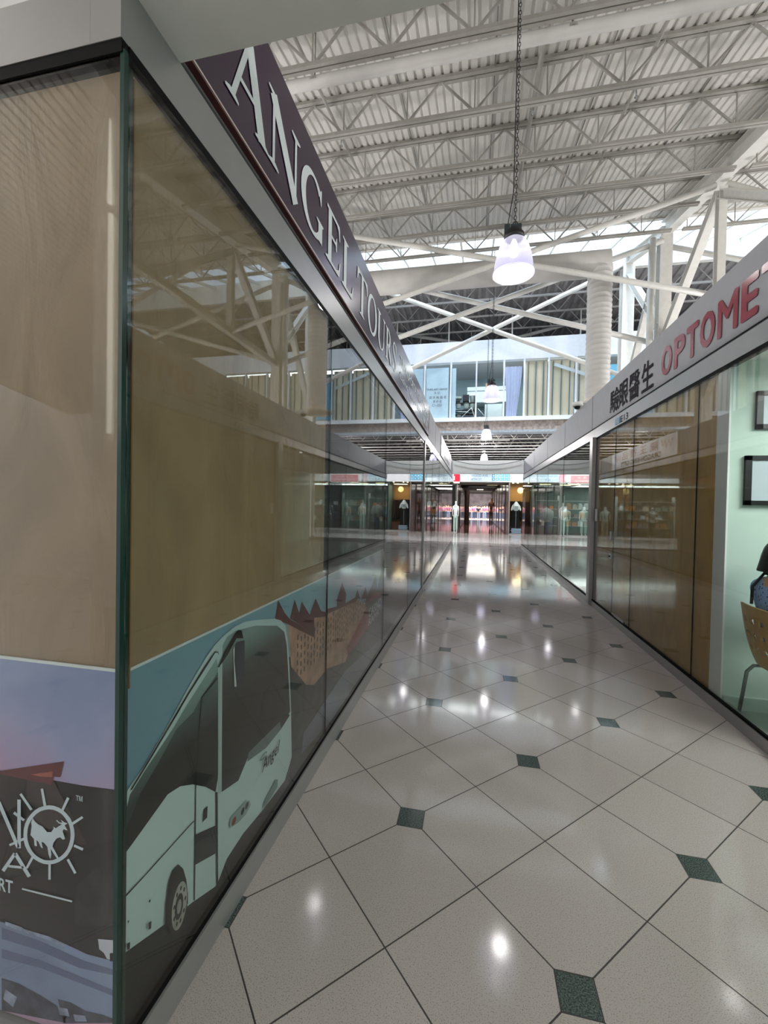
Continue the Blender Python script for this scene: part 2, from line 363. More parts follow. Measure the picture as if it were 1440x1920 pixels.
for i in range(len(mull)-1):
    a, b = mull[i], mull[i+1]; mid = (a+b)/2
    if -3.6 < mid < 2.12: continue
    if 5.3 < mid < 6.4:
        o = MB().box(a+0.1, b-0.1, YG+0.2, YG+0.22, 5.8, 7.9).build('window_poster', mat('sky_blue_poster', (120, 190, 226), 0.6)); tag(o, 'bright blue poster in gallery window right of the round duct', 'poster'); continue
    sd = -1 if mid < 0 else 1; k_ = nb[sd]; nb[sd] += 1
    bd = thing('boarded_screen', ('tan board with metal studs in the gallery, %s from the white posters leftwards' % ORDW[11-k_]) if sd < 0 else ('tan board with metal studs in the gallery, %s pane right of the curtain' % ORDW[k_]), 'screen', (mid, YG+0.25, 5.7), 'tan boards behind the gallery windows')
    MB().box(a+0.04, b-0.04, YG+0.26, YG+0.30, 5.7, 8.2).build('board', TAN, bd)
    for k in range(3):
        xx = a + (b-a)*(k+0.6)/3.2
        MB().box(xx-0.02, xx+0.02, YG+0.2, YG+0.26, 5.7, 8.2).build('stud', mat('stud_metal', (128, 140, 146), 0.4, metal=0.4), bd)
for sx, lab in ((-1, 'perforated slanting metal channel behind the left gallery windows'), (1, 'perforated slanting metal channel behind the gallery window beside the duct')):
    p, q = ((-6.0, 7.3), (-4.3, 7.95)) if sx < 0 else ((3.4, 8.0), (5.2, 7.3))
    o = MB().bar((p[0], YG+0.13, p[1]), (q[0], YG+0.13, q[1]), 0.03, 0.14).build('slanting_channel', MULL); tag(o, lab, 'metal channel')
# posters, curtain and clutter upstairs
for k, (a, b, lab) in enumerate(((-3.55, -2.47, 'pale window poster partly hidden by the purple sign, small dark letters at its edge'), (-2.33, -1.27, 'pale window poster with several lines of small dark lettering'))):
    p = thing('window_poster', lab, 'poster', ((a+b)/2, YG+0.2, 5.75))
    MB().box(a, b, YG+0.035, YG+0.045, 5.685, 8.05).build('sheet', GPOS, p)
    f = planeF(YG+0.012)
    gi = mat('grey_print', (92, 104, 120), 0.6)
    if k == 0: text_obj('lettering', 'lo', gi, p, f, -2.72, 6.93, -2.58, 7.06)
    else:
        text_obj('lettering', 'THRILARY ARAVE', gi, p, f, -2.30, 7.00, -1.32, 7.09)
        text_obj('lettering', '多 记', gi, p, f, -1.94, 6.82, -1.68, 6.94)
        text_obj('lettering', '泗 洪 桃 面 花', gi, p, f, -2.18, 6.60, -1.36, 6.73)
        text_obj('lettering', '素 約 店', gi, p, f, -1.98, 6.41, -1.58, 6.54)
        text_obj('lettering', 'C1-253', gi, p, f, -2.02, 6.24, -1.58, 6.36)
o = MB().box(-1.12, -0.93, YG+0.035, YG+0.045, 5.69, 8.0).build('window_poster', GPOS); tag(o, 'narrow pale strip of paper at the left edge of the cluttered gallery window', 'poster')
cb = thing('white_cabinet', 'white wall cabinet with tan cable strip in the upstairs unit behind the second pendant lamp', 'cabinet', (0.3, 22.4, 6.9))
MB().box(-0.45, 1.5, 22.4, 23.4, 6.95, 7.75).build('body', mat('cabinet_white', (222, 238, 244), 0.6), cb)
MB().box(-0.45, 1.5, 22.37, 22.4, 7.52, 7.55).build('shelf_edge', mat('cabinet_edge', (130, 150, 160), 0.6), cb)
MB().box(0.48, 0.62, 22.34, 22.4, 6.95, 7.9).build('cable_strip', mat('tan_strip', (214, 176, 150), 0.7), cb)
o = MB().box(0.45, 1.3, 22.0, 22.6, 5.7, 6.75).build('pale_carton', mat('pale_carton', (210, 226, 230), 0.7)); tag(o, 'large pale carton on the gallery floor below the white cabinet', 'box')
clut = [(-0.95, 0.26, 6.75, 0.10, (190, 200, 190)), (-0.95, 0.20, 6.6, 0.12, (50, 52, 60)), (-0.62, 0.30, 6.62, 0.30, (46, 44, 56)), (-0.30, 0.28, 6.55, 0.36, (216, 230, 232)), (-0.95, 0.24, 6.32, 0.25, (224, 236, 238)), (-0.58, 0.26, 6.3, 0.26, (220, 236, 232)), (-0.28, 0.26, 6.2, 0.3, (214, 234, 230)), (-0.95, 0.3, 6.1, 0.1, (120, 150, 160)), (-0.6, 0.3, 6.02, 0.2, (60, 70, 76)), (-0.9, 0.2, 5.72, 0.26, (226, 238, 240)), (-0.62, 0.5, 5.72, 0.22, (70, 84, 96)), (0.05, 0.3, 5.72, 0.4, (88, 98, 108))]
names = ['beige folded cloth', 'small black carton', 'black file box', 'tall pale tub', 'round white tub', 'white paint tub', 'mint white bucket', 'flat blue case', 'dark crate', 'white bowl shaped tub', 'slate blue crate', 'grey floor crate']
pos = ['topmost at the left', 'second down at the left', 'upper middle', 'upper right beside the mullion', 'third row at the left', 'third row in the middle', 'third row at the right', 'thin, fourth row at the left', 'fourth row in the middle', 'bottom row at the left', 'bottom row centre', 'just right of the mullion']
rk = thing('storage_rack', 'dark shelf rack holding tubs and cartons in the cluttered gallery window', 'rack', (-0.5, YG+0.9, 5.7))
for zz in (5.70, 6.0, 6.18, 6.53): MB().box(-1.0, -0.02, YG+0.62, YG+1.15, zz-0.02, zz).build('shelf', BLACK, rk)
for xx in (-1.0, -0.02): MB().box(xx-0.02, xx, YG+0.62, YG+1.15, 5.7, 6.9).build('upright', BLACK, rk)
for (x, wd, z, h, c), nm, ps in zip(clut, names, pos):
    if 'tub' in nm or 'bucket' in nm:
        mb = MB().lathe([(0.001, z), (wd*0.42, z), (wd*0.5, z+h*0.9), (wd*0.53, z+h*0.9), (wd*0.53, z+h), (0.001, z+h)], (x+wd/2, YG+0.85, 0), 14)
        o = mb.build('tub', mat(nm.replace(' ', '_'), c, 0.5))
    else: o = MB().box(x, x+wd, YG+0.66, YG+1.0, z, z+h).build('carton', mat(nm.replace(' ', '_'), c, 0.7))
    tag(o, '%s in the cluttered gallery window, %s' % (nm, ps), 'tub' if o.name.startswith('tub') else 'box')
fb = MB()
for p, q in (((-0.7, 5.75), (-0.2, 6.25)), ((-0.2, 6.25), (-0.02, 5.75)), ((-0.85, 6.08), (-0.35, 6.05)), ((0.1, 6.2), (0.4, 5.85)), ((0.15, 5.8), (0.38, 5.75))):
    fb.tube([(p[0], YG+0.5, p[1]), (q[0], YG+0.5, q[1])], 0.015, 6)
tag(fb.build('folding_frame', mat('pale_tube', (224, 230, 232), 0.4)), 'pale tubular folding frame leaning in front of the gallery rack', 'frame')
cu_ = MB(); N = 26; vs = []
for j, zz in enumerate((8.02, 7.3, 6.6, 5.72)):
    wl_, wr_ = {0: (1.28, 2.05), 1: (1.32, 2.0), 2: (1.36, 1.92), 3: (1.36, 1.82)}[j]
    for i in range(N+1):
        u = i/N; vs.append((wl_+(wr_-wl_)*u, YG+0.25+0.03*math.sin(u*28), zz))
cu_.add(vs, [(j*(N+1)+i, j*(N+1)+i+1, (j+1)*(N+1)+i+1, (j+1)*(N+1)+i) for j in range(3) for i in range(N)], True)
tag(cu_.build('curtain', mat('lilac_white_curtain', (206, 212, 244), 0.8)), 'lilac white curtain gathered towards the bottom in the gallery window', 'curtain')

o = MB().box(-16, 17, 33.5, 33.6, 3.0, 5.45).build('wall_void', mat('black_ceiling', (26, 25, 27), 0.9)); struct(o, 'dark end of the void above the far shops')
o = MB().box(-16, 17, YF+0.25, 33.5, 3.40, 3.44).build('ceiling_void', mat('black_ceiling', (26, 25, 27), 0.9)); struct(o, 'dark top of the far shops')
# dark ceiling under the gallery, white joists across it
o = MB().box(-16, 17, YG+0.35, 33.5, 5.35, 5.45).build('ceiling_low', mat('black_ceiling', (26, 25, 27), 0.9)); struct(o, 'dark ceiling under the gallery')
for k in range(9):
    y = 20.9 + k*1.2
    j = thing('gallery_joist', 'white joist under the dark gallery ceiling, number %d counting back from the sprayed beam' % (k+1), 'joist', (0.5, y, 4.75))
    j['label'] = 'white trussed joist under the dark gallery ceiling, %s from the sprayed beam' % ORDW[k]
    z0 = 4.78
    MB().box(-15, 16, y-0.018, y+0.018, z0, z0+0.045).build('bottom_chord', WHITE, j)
    MB().box(-15, 16, y-0.04, y+0.04, 5.29, 5.35).build('top_chord', mat('shaded_white_steel', (90, 88, 88), 0.7), j)  # white steel with the shade under the ceiling put into its colour
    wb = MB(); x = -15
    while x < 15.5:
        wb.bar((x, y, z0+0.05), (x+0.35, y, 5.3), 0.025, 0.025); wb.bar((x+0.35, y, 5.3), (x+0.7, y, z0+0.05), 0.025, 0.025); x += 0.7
    wb.build('web', WHITE if k == 0 else mat('shaded_white_steel', (90, 88, 88), 0.7), j)
o = MB().tube([(-1.3, 20.7, 5.36), (-1.3, 20.7, 4.74), (-1.27, 20.7, 4.72), (1.6, 20.7, 4.72)], 0.03).build('sprinkler_pipe', WHITE); tag(o, 'short white pipe below the gallery joists', 'pipe')

# ---------------------------------------------------------------- far shopfront

HEAD = mat('white_header', (236, 240, 244), 0.6)
o = MB().box(-14, 15, YF, YF+0.25, 2.97, 3.52).build('wall_far', HEAD); struct(o, 'white header wall of the far shopfront')
DSHOP = mat('dark_shop_back', (58, 60, 60), 0.9, noise=0.3, nscale=2)
o = MB().box(-14, -0.95, 28.4, 28.5, 0, 2.97).build('wall_shop_left', DSHOP); struct(o, 'dark back wall of the left far shop')
o = MB().box(3.35, 15, 28.4, 28.5, 0, 2.97).build('wall_shop_right', mat('green_grey_back', (92, 108, 100), 0.9, noise=0.3, nscale=2)); struct(o, 'green-grey back wall of the right far shop')
o = MB().box(1.98, 3.3, 26.6, 26.7, 0, 2.97).build('wall_boutique', mat('warm_wall', (196, 150, 96), 0.8)); struct(o, 'warm amber back wall of the small boutique')
o = MB().box(3.3, 3.36, YF+0.05, 28.4, 0, 2.97).build('wall_shop_side', mat('teal_partition', (96, 116, 112), 0.8)); struct(o, 'partition right of the boutique')
o = MB().box(-14, 15, YF+0.25, 28.5, 2.97, 3.05).build('ceiling_shops', mat('shop_ceiling', (170, 166, 158), 0.9)); struct(o, 'ceiling of the far shops')
# passage beyond
PW = mat('passage_wall', (96, 84, 78), 0.2, noise=0.4, nscale=0.9)
o = MB().box(-1.05, -0.95, YF+0.05, 50, 0, 3.3).build('wall_passage_left', PW); struct(o, 'left side of the dark passage')
o = MB().box(1.92, 1.98, YF+0.05, 50, 0, 3.3).build('wall_passage_right', PW); struct(o, 'right side of the dark passage')
o = MB().box(-1.05, 1.98, YF+0.25, 50, 3.28, 3.36).build('ceiling_passage', mat('passage_ceiling', (120, 116, 114), 0.9)); struct(o, 'grey ceiling of the passage')
o = MB().box(-6, 7, 50, 50.2, 3.0, 4.6).build('trim_7', HEAD); struct(o, 'white header at the far end of the passage')
o = MB().box(-9, 10, 61, 61.2, 0, 4.6).build('wall_end', mat('far_shop_wall', (150, 138, 140), 0.9, noise=0.5, nscale=1.2)); struct(o, 'busy shop wall at the far end')
o = MB().box(-9, 10, 50.2, 61, 4.5, 4.6).build('ceiling_end', mat('passage_ceiling', (120, 116, 114), 0.9)); struct(o, 'ceiling over the distant cross aisle')
for x0, x1, nm in ((3.36, 6.3, 'window_60'), (6.3, 9.4, 'window_61'), (-4.2, -0.95, 'window_62'), (-7.6, -4.2, 'window_63'), (1.98, 3.36, 'window_64')):
    t = thing(nm, 'glass shop window of the far shopfront', 'window', ((x0+x1)/2, YF, 0)); t['kind'] = 'structure'
    MB().box(x0+0.02, x1-0.02, YF+0.04, YF+0.05, 0.06, 2.97).build('window_pane', G_FAR, t)
    fm = MB().box(x0, x1, YF+0.02, YF+0.08, 0, 0.06)
    for xx in (x0, x1): fm.box(xx-0.02, xx+0.02, YF+0.02, YF+0.08, 0, 2.97)
    fm.build('window_frame', ALU2, t)
for x0 in (6.32,):
    o = MB().box(x0, x0+0.9, YF+0.15, YF+0.25, 0, 2.9).build('dark_shutter', mat('charcoal_blue', (38, 44, 56), 0.5)); tag(o, 'charcoal blue door panel right of the far shop, small white notice on it', 'door panel')
    MB().box(x0+0.2, x0+0.5, YF+0.13, YF+0.15, 1.5, 1.72).build('notice', OFFW, o)

# ================================================================ STOREFRONT ROWS
SEAL = DARK
def row(side):
    X = XL if side < 0 else XR
    s = 1 if side < 0 else -1           # direction of the corridor from the glass
    def bx(d0, d1, y0, y1, z0, z1, mb=None):   # d measured from the glass towards the corridor
        a, b = sorted((X+s*d0, X+s*d1)); return (mb or MB()).box(a, b, y0, y1, z0, z1)
    ys = YC if side < 0 else -2.0
    nm = 'left' if side < 0 else 'right'
    o = bx(-0.06, 0.015, ys, YE, 0, ZB if side < 0 else 0.085).build('baseboard_'+nm, ALU2); struct(o, 'grey aluminium base rail of the %s storefront row' % nm)
    o = bx(-0.012, 0.006, ys+0.01, YE-0.01, ZB if side < 0 else 0.085, (ZB if side < 0 else 0.085)+0.02).build('trim_8', SEAL); struct(o, 'black glazing seal along the %s base rail' % nm)
    o = bx(-0.09, 0.0, ys-0.012 if side < 0 else ys, YE, 2.685, 2.835).build('trim_9', ALU2); struct(o, 'smooth aluminium head rail above the %s glass' % nm)
    o = bx(-0.05, 0.003 if side < 0 else -0.004, ys+0.012, YE, 2.655, 2.685).build('trim_10', SEAL); struct(o, 'black gap between %s glass and head rail' % nm)
    o = bx(-0.10, -0.02, ys+(0.21 if side < 0 else 0), YE, 2.836, ZS-0.001).build('trim_11', mat('shadow_gap', (60, 60, 62), 0.6)); struct(o, 'shadow gap above the %s head rail' % nm)
    f = bx(-0.22, -0.008, ys+(0.2 if side < 0 else 0), YE, ZS, ZT).build('wall_fascia_'+nm, ALU); struct(o, 'x'); struct(f, 'grey fascia panels of the %s storefront row' % nm)
    o['label'] = 'shadow gap above the %s head rail' % nm
    return bx
bxL = row(-1); bxR = row(1)
# fascia seams
sm = MB()
for y in (9.6, 11.05, 15.9): sm.box(XL-0.009, XL-0.0065, y-0.006, y+0.006, ZS, ZT)
o = sm.build('trim_12', DARK); struct(o, 'thin joints in the left fascia')
sm = MB()
for y in (7.55, 9.7, 11.9, 14.4): sm.box(XR+0.0065, XR+0.009, y-0.006, y+0.006, ZS, ZT)
o = sm.build('trim_13', DARK); struct(o, 'thin joints in the right fascia')
# posts
for X, y0, y1, nm in ((XL, 7.36, 7.55, 'left'), (XR, 7.27, 7.47, 'right')):
    p = MB().box(X-0.05, X+0.02, y0, y0+0.085, 0.02, 2.69).box(X-0.04, X+0.012, y0+0.085, y1, 0.02, 2.69).build('wall_post_'+nm, ALU2)
    struct(p, 'aluminium post between the two %s units' % nm)
# panes
def panes(X, js, nm, start, skip=()):
    k = start
    for a, b in zip(js[:-1], js[1:]):
        if (a, b) in skip: continue
        t = thing('window_%d' % k, 'full height frameless glass pane of the %s storefront' % nm, 'window', (X, (a+b)/2, ZB)); t['kind'] = 'structure'; k += 1
        MB().box(X-0.005, X+0.005, a+0.004, b-0.004, 0.10, 2.655).build('window_pane', G_SHOP2 if 'far' in nm else G_SHOP, t)
        MB().box(X-0.0045, X+0.0045, b-0.0035, b+0.0035, 0.10, 2.66).build('window_joint', DARK, t)
panes(XL, [0.905, 2.45, 4.13, 5.78, 7.355], 'left', 70)
panes(XL, [7.55, 9.0, 10.8, 12.6, 14.4, 16.0, 17.4], 'left far', 80)
panes(XR+0.01, [-1.9, -0.2, 1.5, 2.75, 4.15, 5.66, 6.33, 7.26], 'right', 90)
panes(XR+0.01, [7.47, 9.75, 11.7, 13.6, 15.5, 17.4], 'right far', 100)
# near corner: front face of the left unit
GREENEDGE = mat('green_glass_edge', (24, 60, 54), 0.15)
t = thing('window_110', 'front glass pane of the papered corner unit', 'window', (-2.2, 0.9, 0.1)); t['kind'] = 'structure'
MB().box(-3.6, XL-0.006, 0.895, 0.905, 0.10, 2.652).build('window_pane', G_SHOP, t)
MB().box(XL-0.006, XL+0.006, 0.893, 0.907, 0.10, 2.66).build('window_joint', GREENEDGE, t)
MB().box(XL-0.013, XL-0.008, 0.908, 0.918, 0.10, 2.66).build('window_joint', DARK, t)
for kk, (yy0, yy1) in enumerate(((0.93, 0.94),)):
    MB().box(XL-0.02, XL-0.012, yy0, yy1, 0.10, 2.66).build('window_joint', GREENEDGE, t)
o = MB().box(-3.6, XL+0.015, 0.885, 0.945, 0, ZB).build('baseboard_front', ALU2); struct(o, 'grey base rail under the front glass')
o = MB().box(-3.6, XL-0.0905, 0.888, 0.98, 2.685, 2.835).build('trim_14', ALU2); struct(o, 'grey head rail above the front glass')
o = MB().box(-3.6, XL-0.0505, 0.890, 0.94, 2.652, 2.685).box(XL-0.0505, XL+0.001, 0.890, 0.911, 2.652, 2.685).build('trim_15', SEAL); struct(o, 'black gap above the front glass')
o = MB().box(-3.6, XL-0.001, 0.889, 1.099, 2.8355, 3.4).build('wall_front_fascia', ALUW); struct(o, 'pale fascia above the front glass')
o = MB().box(XL+0.0, XR, 0.88, 1.10, 2.835, 3.4).build('trim_16', ALUW); struct(o, 'pale bulkhead beam crossing the aisle just ahead')
# end bulkhead across the aisle
o = MB().box(XL, XR, 17.25, 17.45, 2.86, 3.40).build('trim_17', ALUW); struct(o, 'grey bulkhead crossing the far end of the aisle')
# ends, backs, ceilings, partitions of the units
o = MB().box(-3.7, -3.6, 0.9, YE, 0, 2.85).build('wall_left_back', INWALL); struct(o, 'dim back wall of the left units')
o = MB().box(-3.6, XL-0.1, 1.0, YE-0.2, 2.70, 2.82).build('ceiling_left', mat('unit_ceiling', (150, 148, 142), 0.9)); struct(o, 'low ceiling of the left units')
o = MB().box(-3.6, XL-0.06, 7.40, 7.50, 0, 2.7).build('wall_left_party', INWALL); struct(o, 'party wall between the left units')
o = MB().box(-3.6, XL-0.06, 0.95, YE-0.05, 0.0, 0.03).build('floor_left', CARPET); struct(o, 'grey floor inside the left units')
o = MB().box(5.3, 5.4, -2, YE, 0, 2.85).build('wall_right_back', mat('mint_wall', (206, 226, 216), 0.8)); struct(o, 'pale back wall of the right units')
o = MB().box(XR+0.11, 5.3, -2, 7.45, 2.70, 2.82).build('ceiling_right', mat('unit_ceiling_white', (214, 216, 212), 0.9)); struct(o, 'low white ceiling of the right units')
o = MB().box(XR+0.11, 5.3, 7.47, 17.25, 2.87, 2.93).build('ceiling_right_far', mat('unit_ceiling', (150, 148, 142), 0.9)); struct(o, 'grey ceiling of the empty glass unit')
o = MB().box(XR+0.03, 5.3, 3.72, 3.89, 0, 2.7).build('wall_right_party', mat('mint_wall', (206, 226, 216), 0.8)); struct(o, 'pale partition wall meeting the right glass')
o = MB().box(XR+0.017, XR+0.0295, 3.715, 3.88, 0.09, 2.66).build('trim_18', mat('white_end_cap', (244, 246, 246), 0.6)); struct(o, 'white end cap of the partition against the glass')
o = MB().box(XR+0.03, 5.3, 3.69, 3.72, 0.03, 0.13).build('baseboard_room', mat('mint_base', (196, 214, 206), 0.5)); struct(o, 'pale skirting along the partition in the waiting room')
o = MB().box(XR+0.06, 5.3, 7.38, 7.46, 0, 2.7).build('wall_right_party', INWALL); struct(o, 'party wall between the papered unit and the empty glass unit')
o = MB().box(XR+0.07, 5.3, -2, 3.72, 0.0, 0.03).build('floor_room', mat('waiting_room_floor', (150, 168, 158), 0.4, noise=0.08, nscale=20)); struct(o, 'grey-green floor of the waiting room')
o = MB().box(XR+0.06, 5.3, -2.1, -2.0, 0, 2.7).build('wall_room_near', mat('mint_wall', (206, 226, 216), 0.8)); struct(o, 'near wall of the waiting room')
for x0, x1, nm, k in ((-3.6, XL, 'left', 120), (XR, 5.3, 'right', 122)):
    t = thing('window_%d' % k, 'end glass of the %s row facing the far shopfront' % nm, 'window', ((x0+x1)/2, 17.4, 0)); t['kind'] = 'structure'
    MB().box(x0+0.02, x1-0.02, 17.395, 17.405, 0.1, 2.87).build('window_pane', G_CLEAR, t)
    o = MB().box(x0, x1, 17.36, 17.45, 0, 0.1).build('baseboard_end_'+nm, ALU2); struct(o, 'end base rail, %s row' % nm)
    o = MB().box(x0, x1, 17.3, 17.45, 2.86, 3.4).build('wall_end_fascia_'+nm, ALU); struct(o, 'end fascia, %s row' % nm)

# kraft paper
KR1 = kraft_mat('kraft_paper_side', (168, 141, 110)); KR2 = kraft_mat('kraft_paper_front', (160, 136, 112)); KR3 = kraft_mat('kraft_paper_right', (196, 158, 94))
o = MB().box(XL-0.026, XL-0.022, 0.935, 2.44, 1.06, 2.655).build('kraft_paper', KR1, origin=(0, 0, 0)); tag(o, 'brown kraft paper sheet behind the long left glass, above the bus poster', 'paper')
def wavy_sheet(name, x_edge, material):
    mb = MB(); N = 40; pts = []
    for i in range(N+1):
        z = 1.05+(2.64-1.05)*i/N
        pts.append((x_edge+0.004*math.sin(i*0.9)+0.003*math.sin(i*2.3+1), z))
    poly = [(-3.5, 1.05)]+pts+[(-3.5, 2.64)]
    return mb.prism(poly, lambda a, b, d: (a, 0.925-d, b), 0.003).build(name, material, origin=(0, 0, 0))
tag(wavy_sheet('kraft_paper', XL-0.022, KR2), 'creased kraft paper sheet behind the front glass, left of the dark corner joint', 'paper')
o = MB().box(XL-0.10, XL-0.012, 0.944, 0.948, 1.05, 2.64).build('kraft_paper', kraft_mat('kraft_strip', (150, 112, 76))); tag(o, 'narrow darker brown kraft strip inside the glass corner', 'paper')
o = MB().box(XR+0.034, XR+0.038, 3.88, 7.26, 0.09, 2.66).build('kraft_paper', KR3, origin=(0, 0, 0)); tag(o, 'ochre kraft paper covering the right unit left of the white partition', 'paper')
# door hardware on the right glass
d = thing('glass_door_lock', 'small steel lock block at the foot of the papered glass door on the right', 'lock', (XR-0.01, 6.3, 0.98))
MB().box(XR-0.02, XR+0.02, 6.34, 6.40, 0.86, 0.93).build('lock_body', CHROME, d); MB().tube([(XR-0.035, 6.37, 0.895), (XR-0.02, 6.37, 0.895)], 0.012).build('keyhole', BLACK, d)
d = thing('door_pull', 'short steel door pull halfway up the papered glass door', 'handle', (XR-0.03, 6.4, 1.15))
MB().box(XR-0.02, XR+0.0, 6.36, 6.395, 1.12, 1.24).build('plate', CHROME, d)
o = MB().box(XR-0.012, XR+0.002, 7.10, 7.17, 1.36, 1.55).build('door_sticker', OFFW); tag(o, 'small white sticker on the narrow glass beside the right post', 'sticker')
pf = thing('patch_fitting', 'steel bottom corner fitting of the papered glass door', 'fitting', (XR, 5.9, 0.09)); MB().box(XR-0.004, XR+0.02, 5.82, 6.28, 0.09, 0.13).build('plate', CHROME, pf); MB().box(XR-0.006, XR+0.0, 6.2, 6.26, 0.10, 0.12).build('screw', BLACK, pf)
# unit number plate
e = thing('unit_number', 'small blue square plate with the unit number E13 on the right head rail', 'sign', (XR, 6.2, 2.70))
MB().box(XR-0.006, XR, 6.16, 6.34, 2.705, 2.785).build('blue_plate', mat('cyan_plate', (24, 132, 176), 0.4), e)
def fR(X): return lambda a, b, d: (X-d, -a, b)       # text axis runs towards the camera
text_obj('number', 'E13', INK, e, fR(XR), -6.12, 2.70, -5.86, 2.785)
text_obj('plate_text', 'UNIT', OFFW, e, fR(XR-0.006), -6.31, 2.73, -6.19, 2.76)

# ---------------------------------------------------------------- fascia signs
def stroke(mb, pts, ws, fn, t):
    n = len(pts); L_, R_ = [], []
    for i, p in enumerate(pts):
        a = pts[max(i-1, 0)]; b = pts[min(i+1, n-1)]; dx, dy = b[0]-a[0], b[1]-a[1]; l = math.hypot(dx, dy) or 1
        nx, ny = -dy/l, dx/l; w_ = ws[i] if isinstance(ws, (list, tuple)) else ws
        L_.append((p[0]+nx*w_/2, p[1]+ny*w_/2)); R_.append((p[0]-nx*w_/2, p[1]-ny*w_/2))
    mb.add([fn(a, b, t) for a, b in L_+R_], [(i, i+1, n+i+1, n+i) for i in range(n-1)])
def arc(cx, cy, rx, ry, a0, a1, thick, thin, n=28):
    pts, ws = [], []
    for i in range(n+1):
        a = R(a0+(a1-a0)*i/n); pts.append((cx+rx*math.cos(a), cy+ry*math.sin(a))); ws.append(thin+(thick-thin)*abs(math.cos(a))**1.3)
    return pts, ws
def serif_word_letter(ch, y0, y1, mb, fn, t, Z0=2.965, H=0.30):
    W = (y1-y0)
    def P(a, b): return (y0+a*W, Z0+b*H)
    TK, TN, SF = 0.058, 0.019, 0.012
    T_ = [t]
    def S_(pts, ws): T_[0] += 0.00025; stroke(mb, [P(*p) for p in pts], ws, fn, T_[0])
    def poly(pts):
        from mathutils.geometry import tessellate_polygon
        T_[0] += 0.00025; q = [P(*p) for p in pts]; tri = tessellate_polygon([[Vector((a, b, 0)) for a, b in q]]); mb.add([fn(a, b, T_[0]) for a, b in q], [tuple(x) for x in tri])
    def foot(c, b, w, flip=1):    # bracketed serif centred at c
        poly([(c-w, b), (c+w, b), (c+w, b+0.03*flip), (c+w*0.35, b+0.07*flip), (c-w*0.35, b+0.07*flip), (c-w, b+0.03*flip)])
    def stem(c, b0=0.0, b1=1.0, w=TK): S_([(c, b0), (c, b1)], w)
    if ch == 'A':
        S_([(0.50, 0.98), (0.14, 0.02)], TN*1.3); S_([(0.48, 1.03), (0.84, 0.02)], TK*1.05); S_([(0.28, 0.36), (0.68, 0.36)], TN)
        foot(0.13, 0, 0.14); foot(0.84, 0, 0.18)
    if ch == 'N':
        stem(0.16, w=TN*1.1); stem(0.87, w=TN*1.1); S_([(0.14, 0.97), (0.88, -0.02)], TK*1.15); foot(0.16, 0, 0.15); foot(0.87, 1, 0.15, -1); poly([(0, 1), (0.24, 1), (0.3, 0.9), (0.14, 0.93), (0, 0.97)])
    if ch == 'G':
        p, w_ = arc(0.52, 0.5, 0.44, 0.48, 48, 315, TK, TN); stroke(mb, [P(*q) for q in p], w_, fn, t)
        stem(0.86, 0.04, 0.40); foot(0.84, 0.40, 0.17, -1); poly([(0.86, 0.98), (0.90, 0.98), (0.90, 0.70), (0.86, 0.72), (0.78, 0.86)]); S_([(0.80, 0.10), (0.66, 0.04)], TN)
    if ch in 'EL':
        stem(0.26); foot(0.2, 0, 0.2); S_([(0.1, 0.022), (0.92, 0.022)], TN); poly([(0.72, 0.02), (0.95, 0.02), (1.0, 0.30), (0.95, 0.30), (0.88, 0.12), (0.72, 0.06)])
        if ch == 'L': foot(0.26, 1, 0.24, -1)
        else:
            S_([(0.06, 0.978), (0.9, 0.978)], TN); poly([(0.70, 0.98), (0.92, 0.98), (0.95, 0.72), (0.90, 0.72), (0.84, 0.88), (0.70, 0.95)])
            S_([(0.3, 0.53), (0.70, 0.53)], TN); poly([(0.68, 0.40), (0.72, 0.40), (0.72, 0.67), (0.68, 0.67), (0.64, 0.56), (0.64, 0.50)])
    if ch == 'T':
        stem(0.5); foot(0.5, 0, 0.22); S_([(0.02, 0.978), (0.98, 0.978)], TN)
        poly([(0.02, 0.99), (0.0, 0.72), (0.05, 0.72), (0.12, 0.88), (0.28, 0.96)]); poly([(0.98, 0.99), (1.0, 0.72), (0.95, 0.72), (0.88, 0.88), (0.72, 0.96)])
    if ch == 'O':
        p, w_ = arc(0.5, 0.5, 0.42, 0.49, 0, 360, TK, TN, 44); stroke(mb, [P(*q) for q in p], w_, fn, t)
    if ch == 'U':
        stem(0.2, 0.32, 1.0); stem(0.84, 0.32, 1.0, TN*1.1); foot(0.2, 1, 0.2, -1); foot(0.84, 1, 0.15, -1)
        p, w_ = arc(0.52, 0.34, 0.32, 0.34, 180, 360, TK, TN); w_ = [w*(1 if i < 14 else 0.55) for i, w in enumerate(w_)]; stroke(mb, [P(*q) for q in p], w_, fn, t)
    if ch == 'R':
        stem(0.22); foot(0.22, 0, 0.2); foot(0.16, 1, 0.16, -1); p, w_ = arc(0.40, 0.74, 0.27, 0.245, 92, -92, TK*0.9, TN); stroke(mb, [P(*q) for q in p], w_, fn, t)
        S_([(0.25, 0.985), (0.42, 0.985)], TN); S_([(0.25, 0.50), (0.42, 0.50)], TN); S_([(0.42, 0.50), (0.86, 0.02)], TK*0.95); foot(0.92, 0, 0.12)
    if ch == 'S':
        pts = [(0.86, 0.80), (0.74, 0.93), (0.5, 0.98), (0.26, 0.92), (0.2, 0.76), (0.32, 0.62), (0.6, 0.48), (0.82, 0.34), (0.82, 0.16), (0.64, 0.04), (0.4, 0.02), (0.2, 0.1), (0.1, 0.24)]
        S_(pts, [TN, TN, TN, 0.028, 0.036, 0.044, 0.05, 0.044, 0.036, 0.024, TN, TN, TN]); poly([(0.86, 0.98), (0.90, 0.98), (0.90, 0.68), (0.85, 0.70), (0.80, 0.84)]); poly([(0.08, 0.02), (0.12, 0.02), (0.18, 0.14), (0.12, 0.32), (0.08, 0.32)])
XS = -0.856
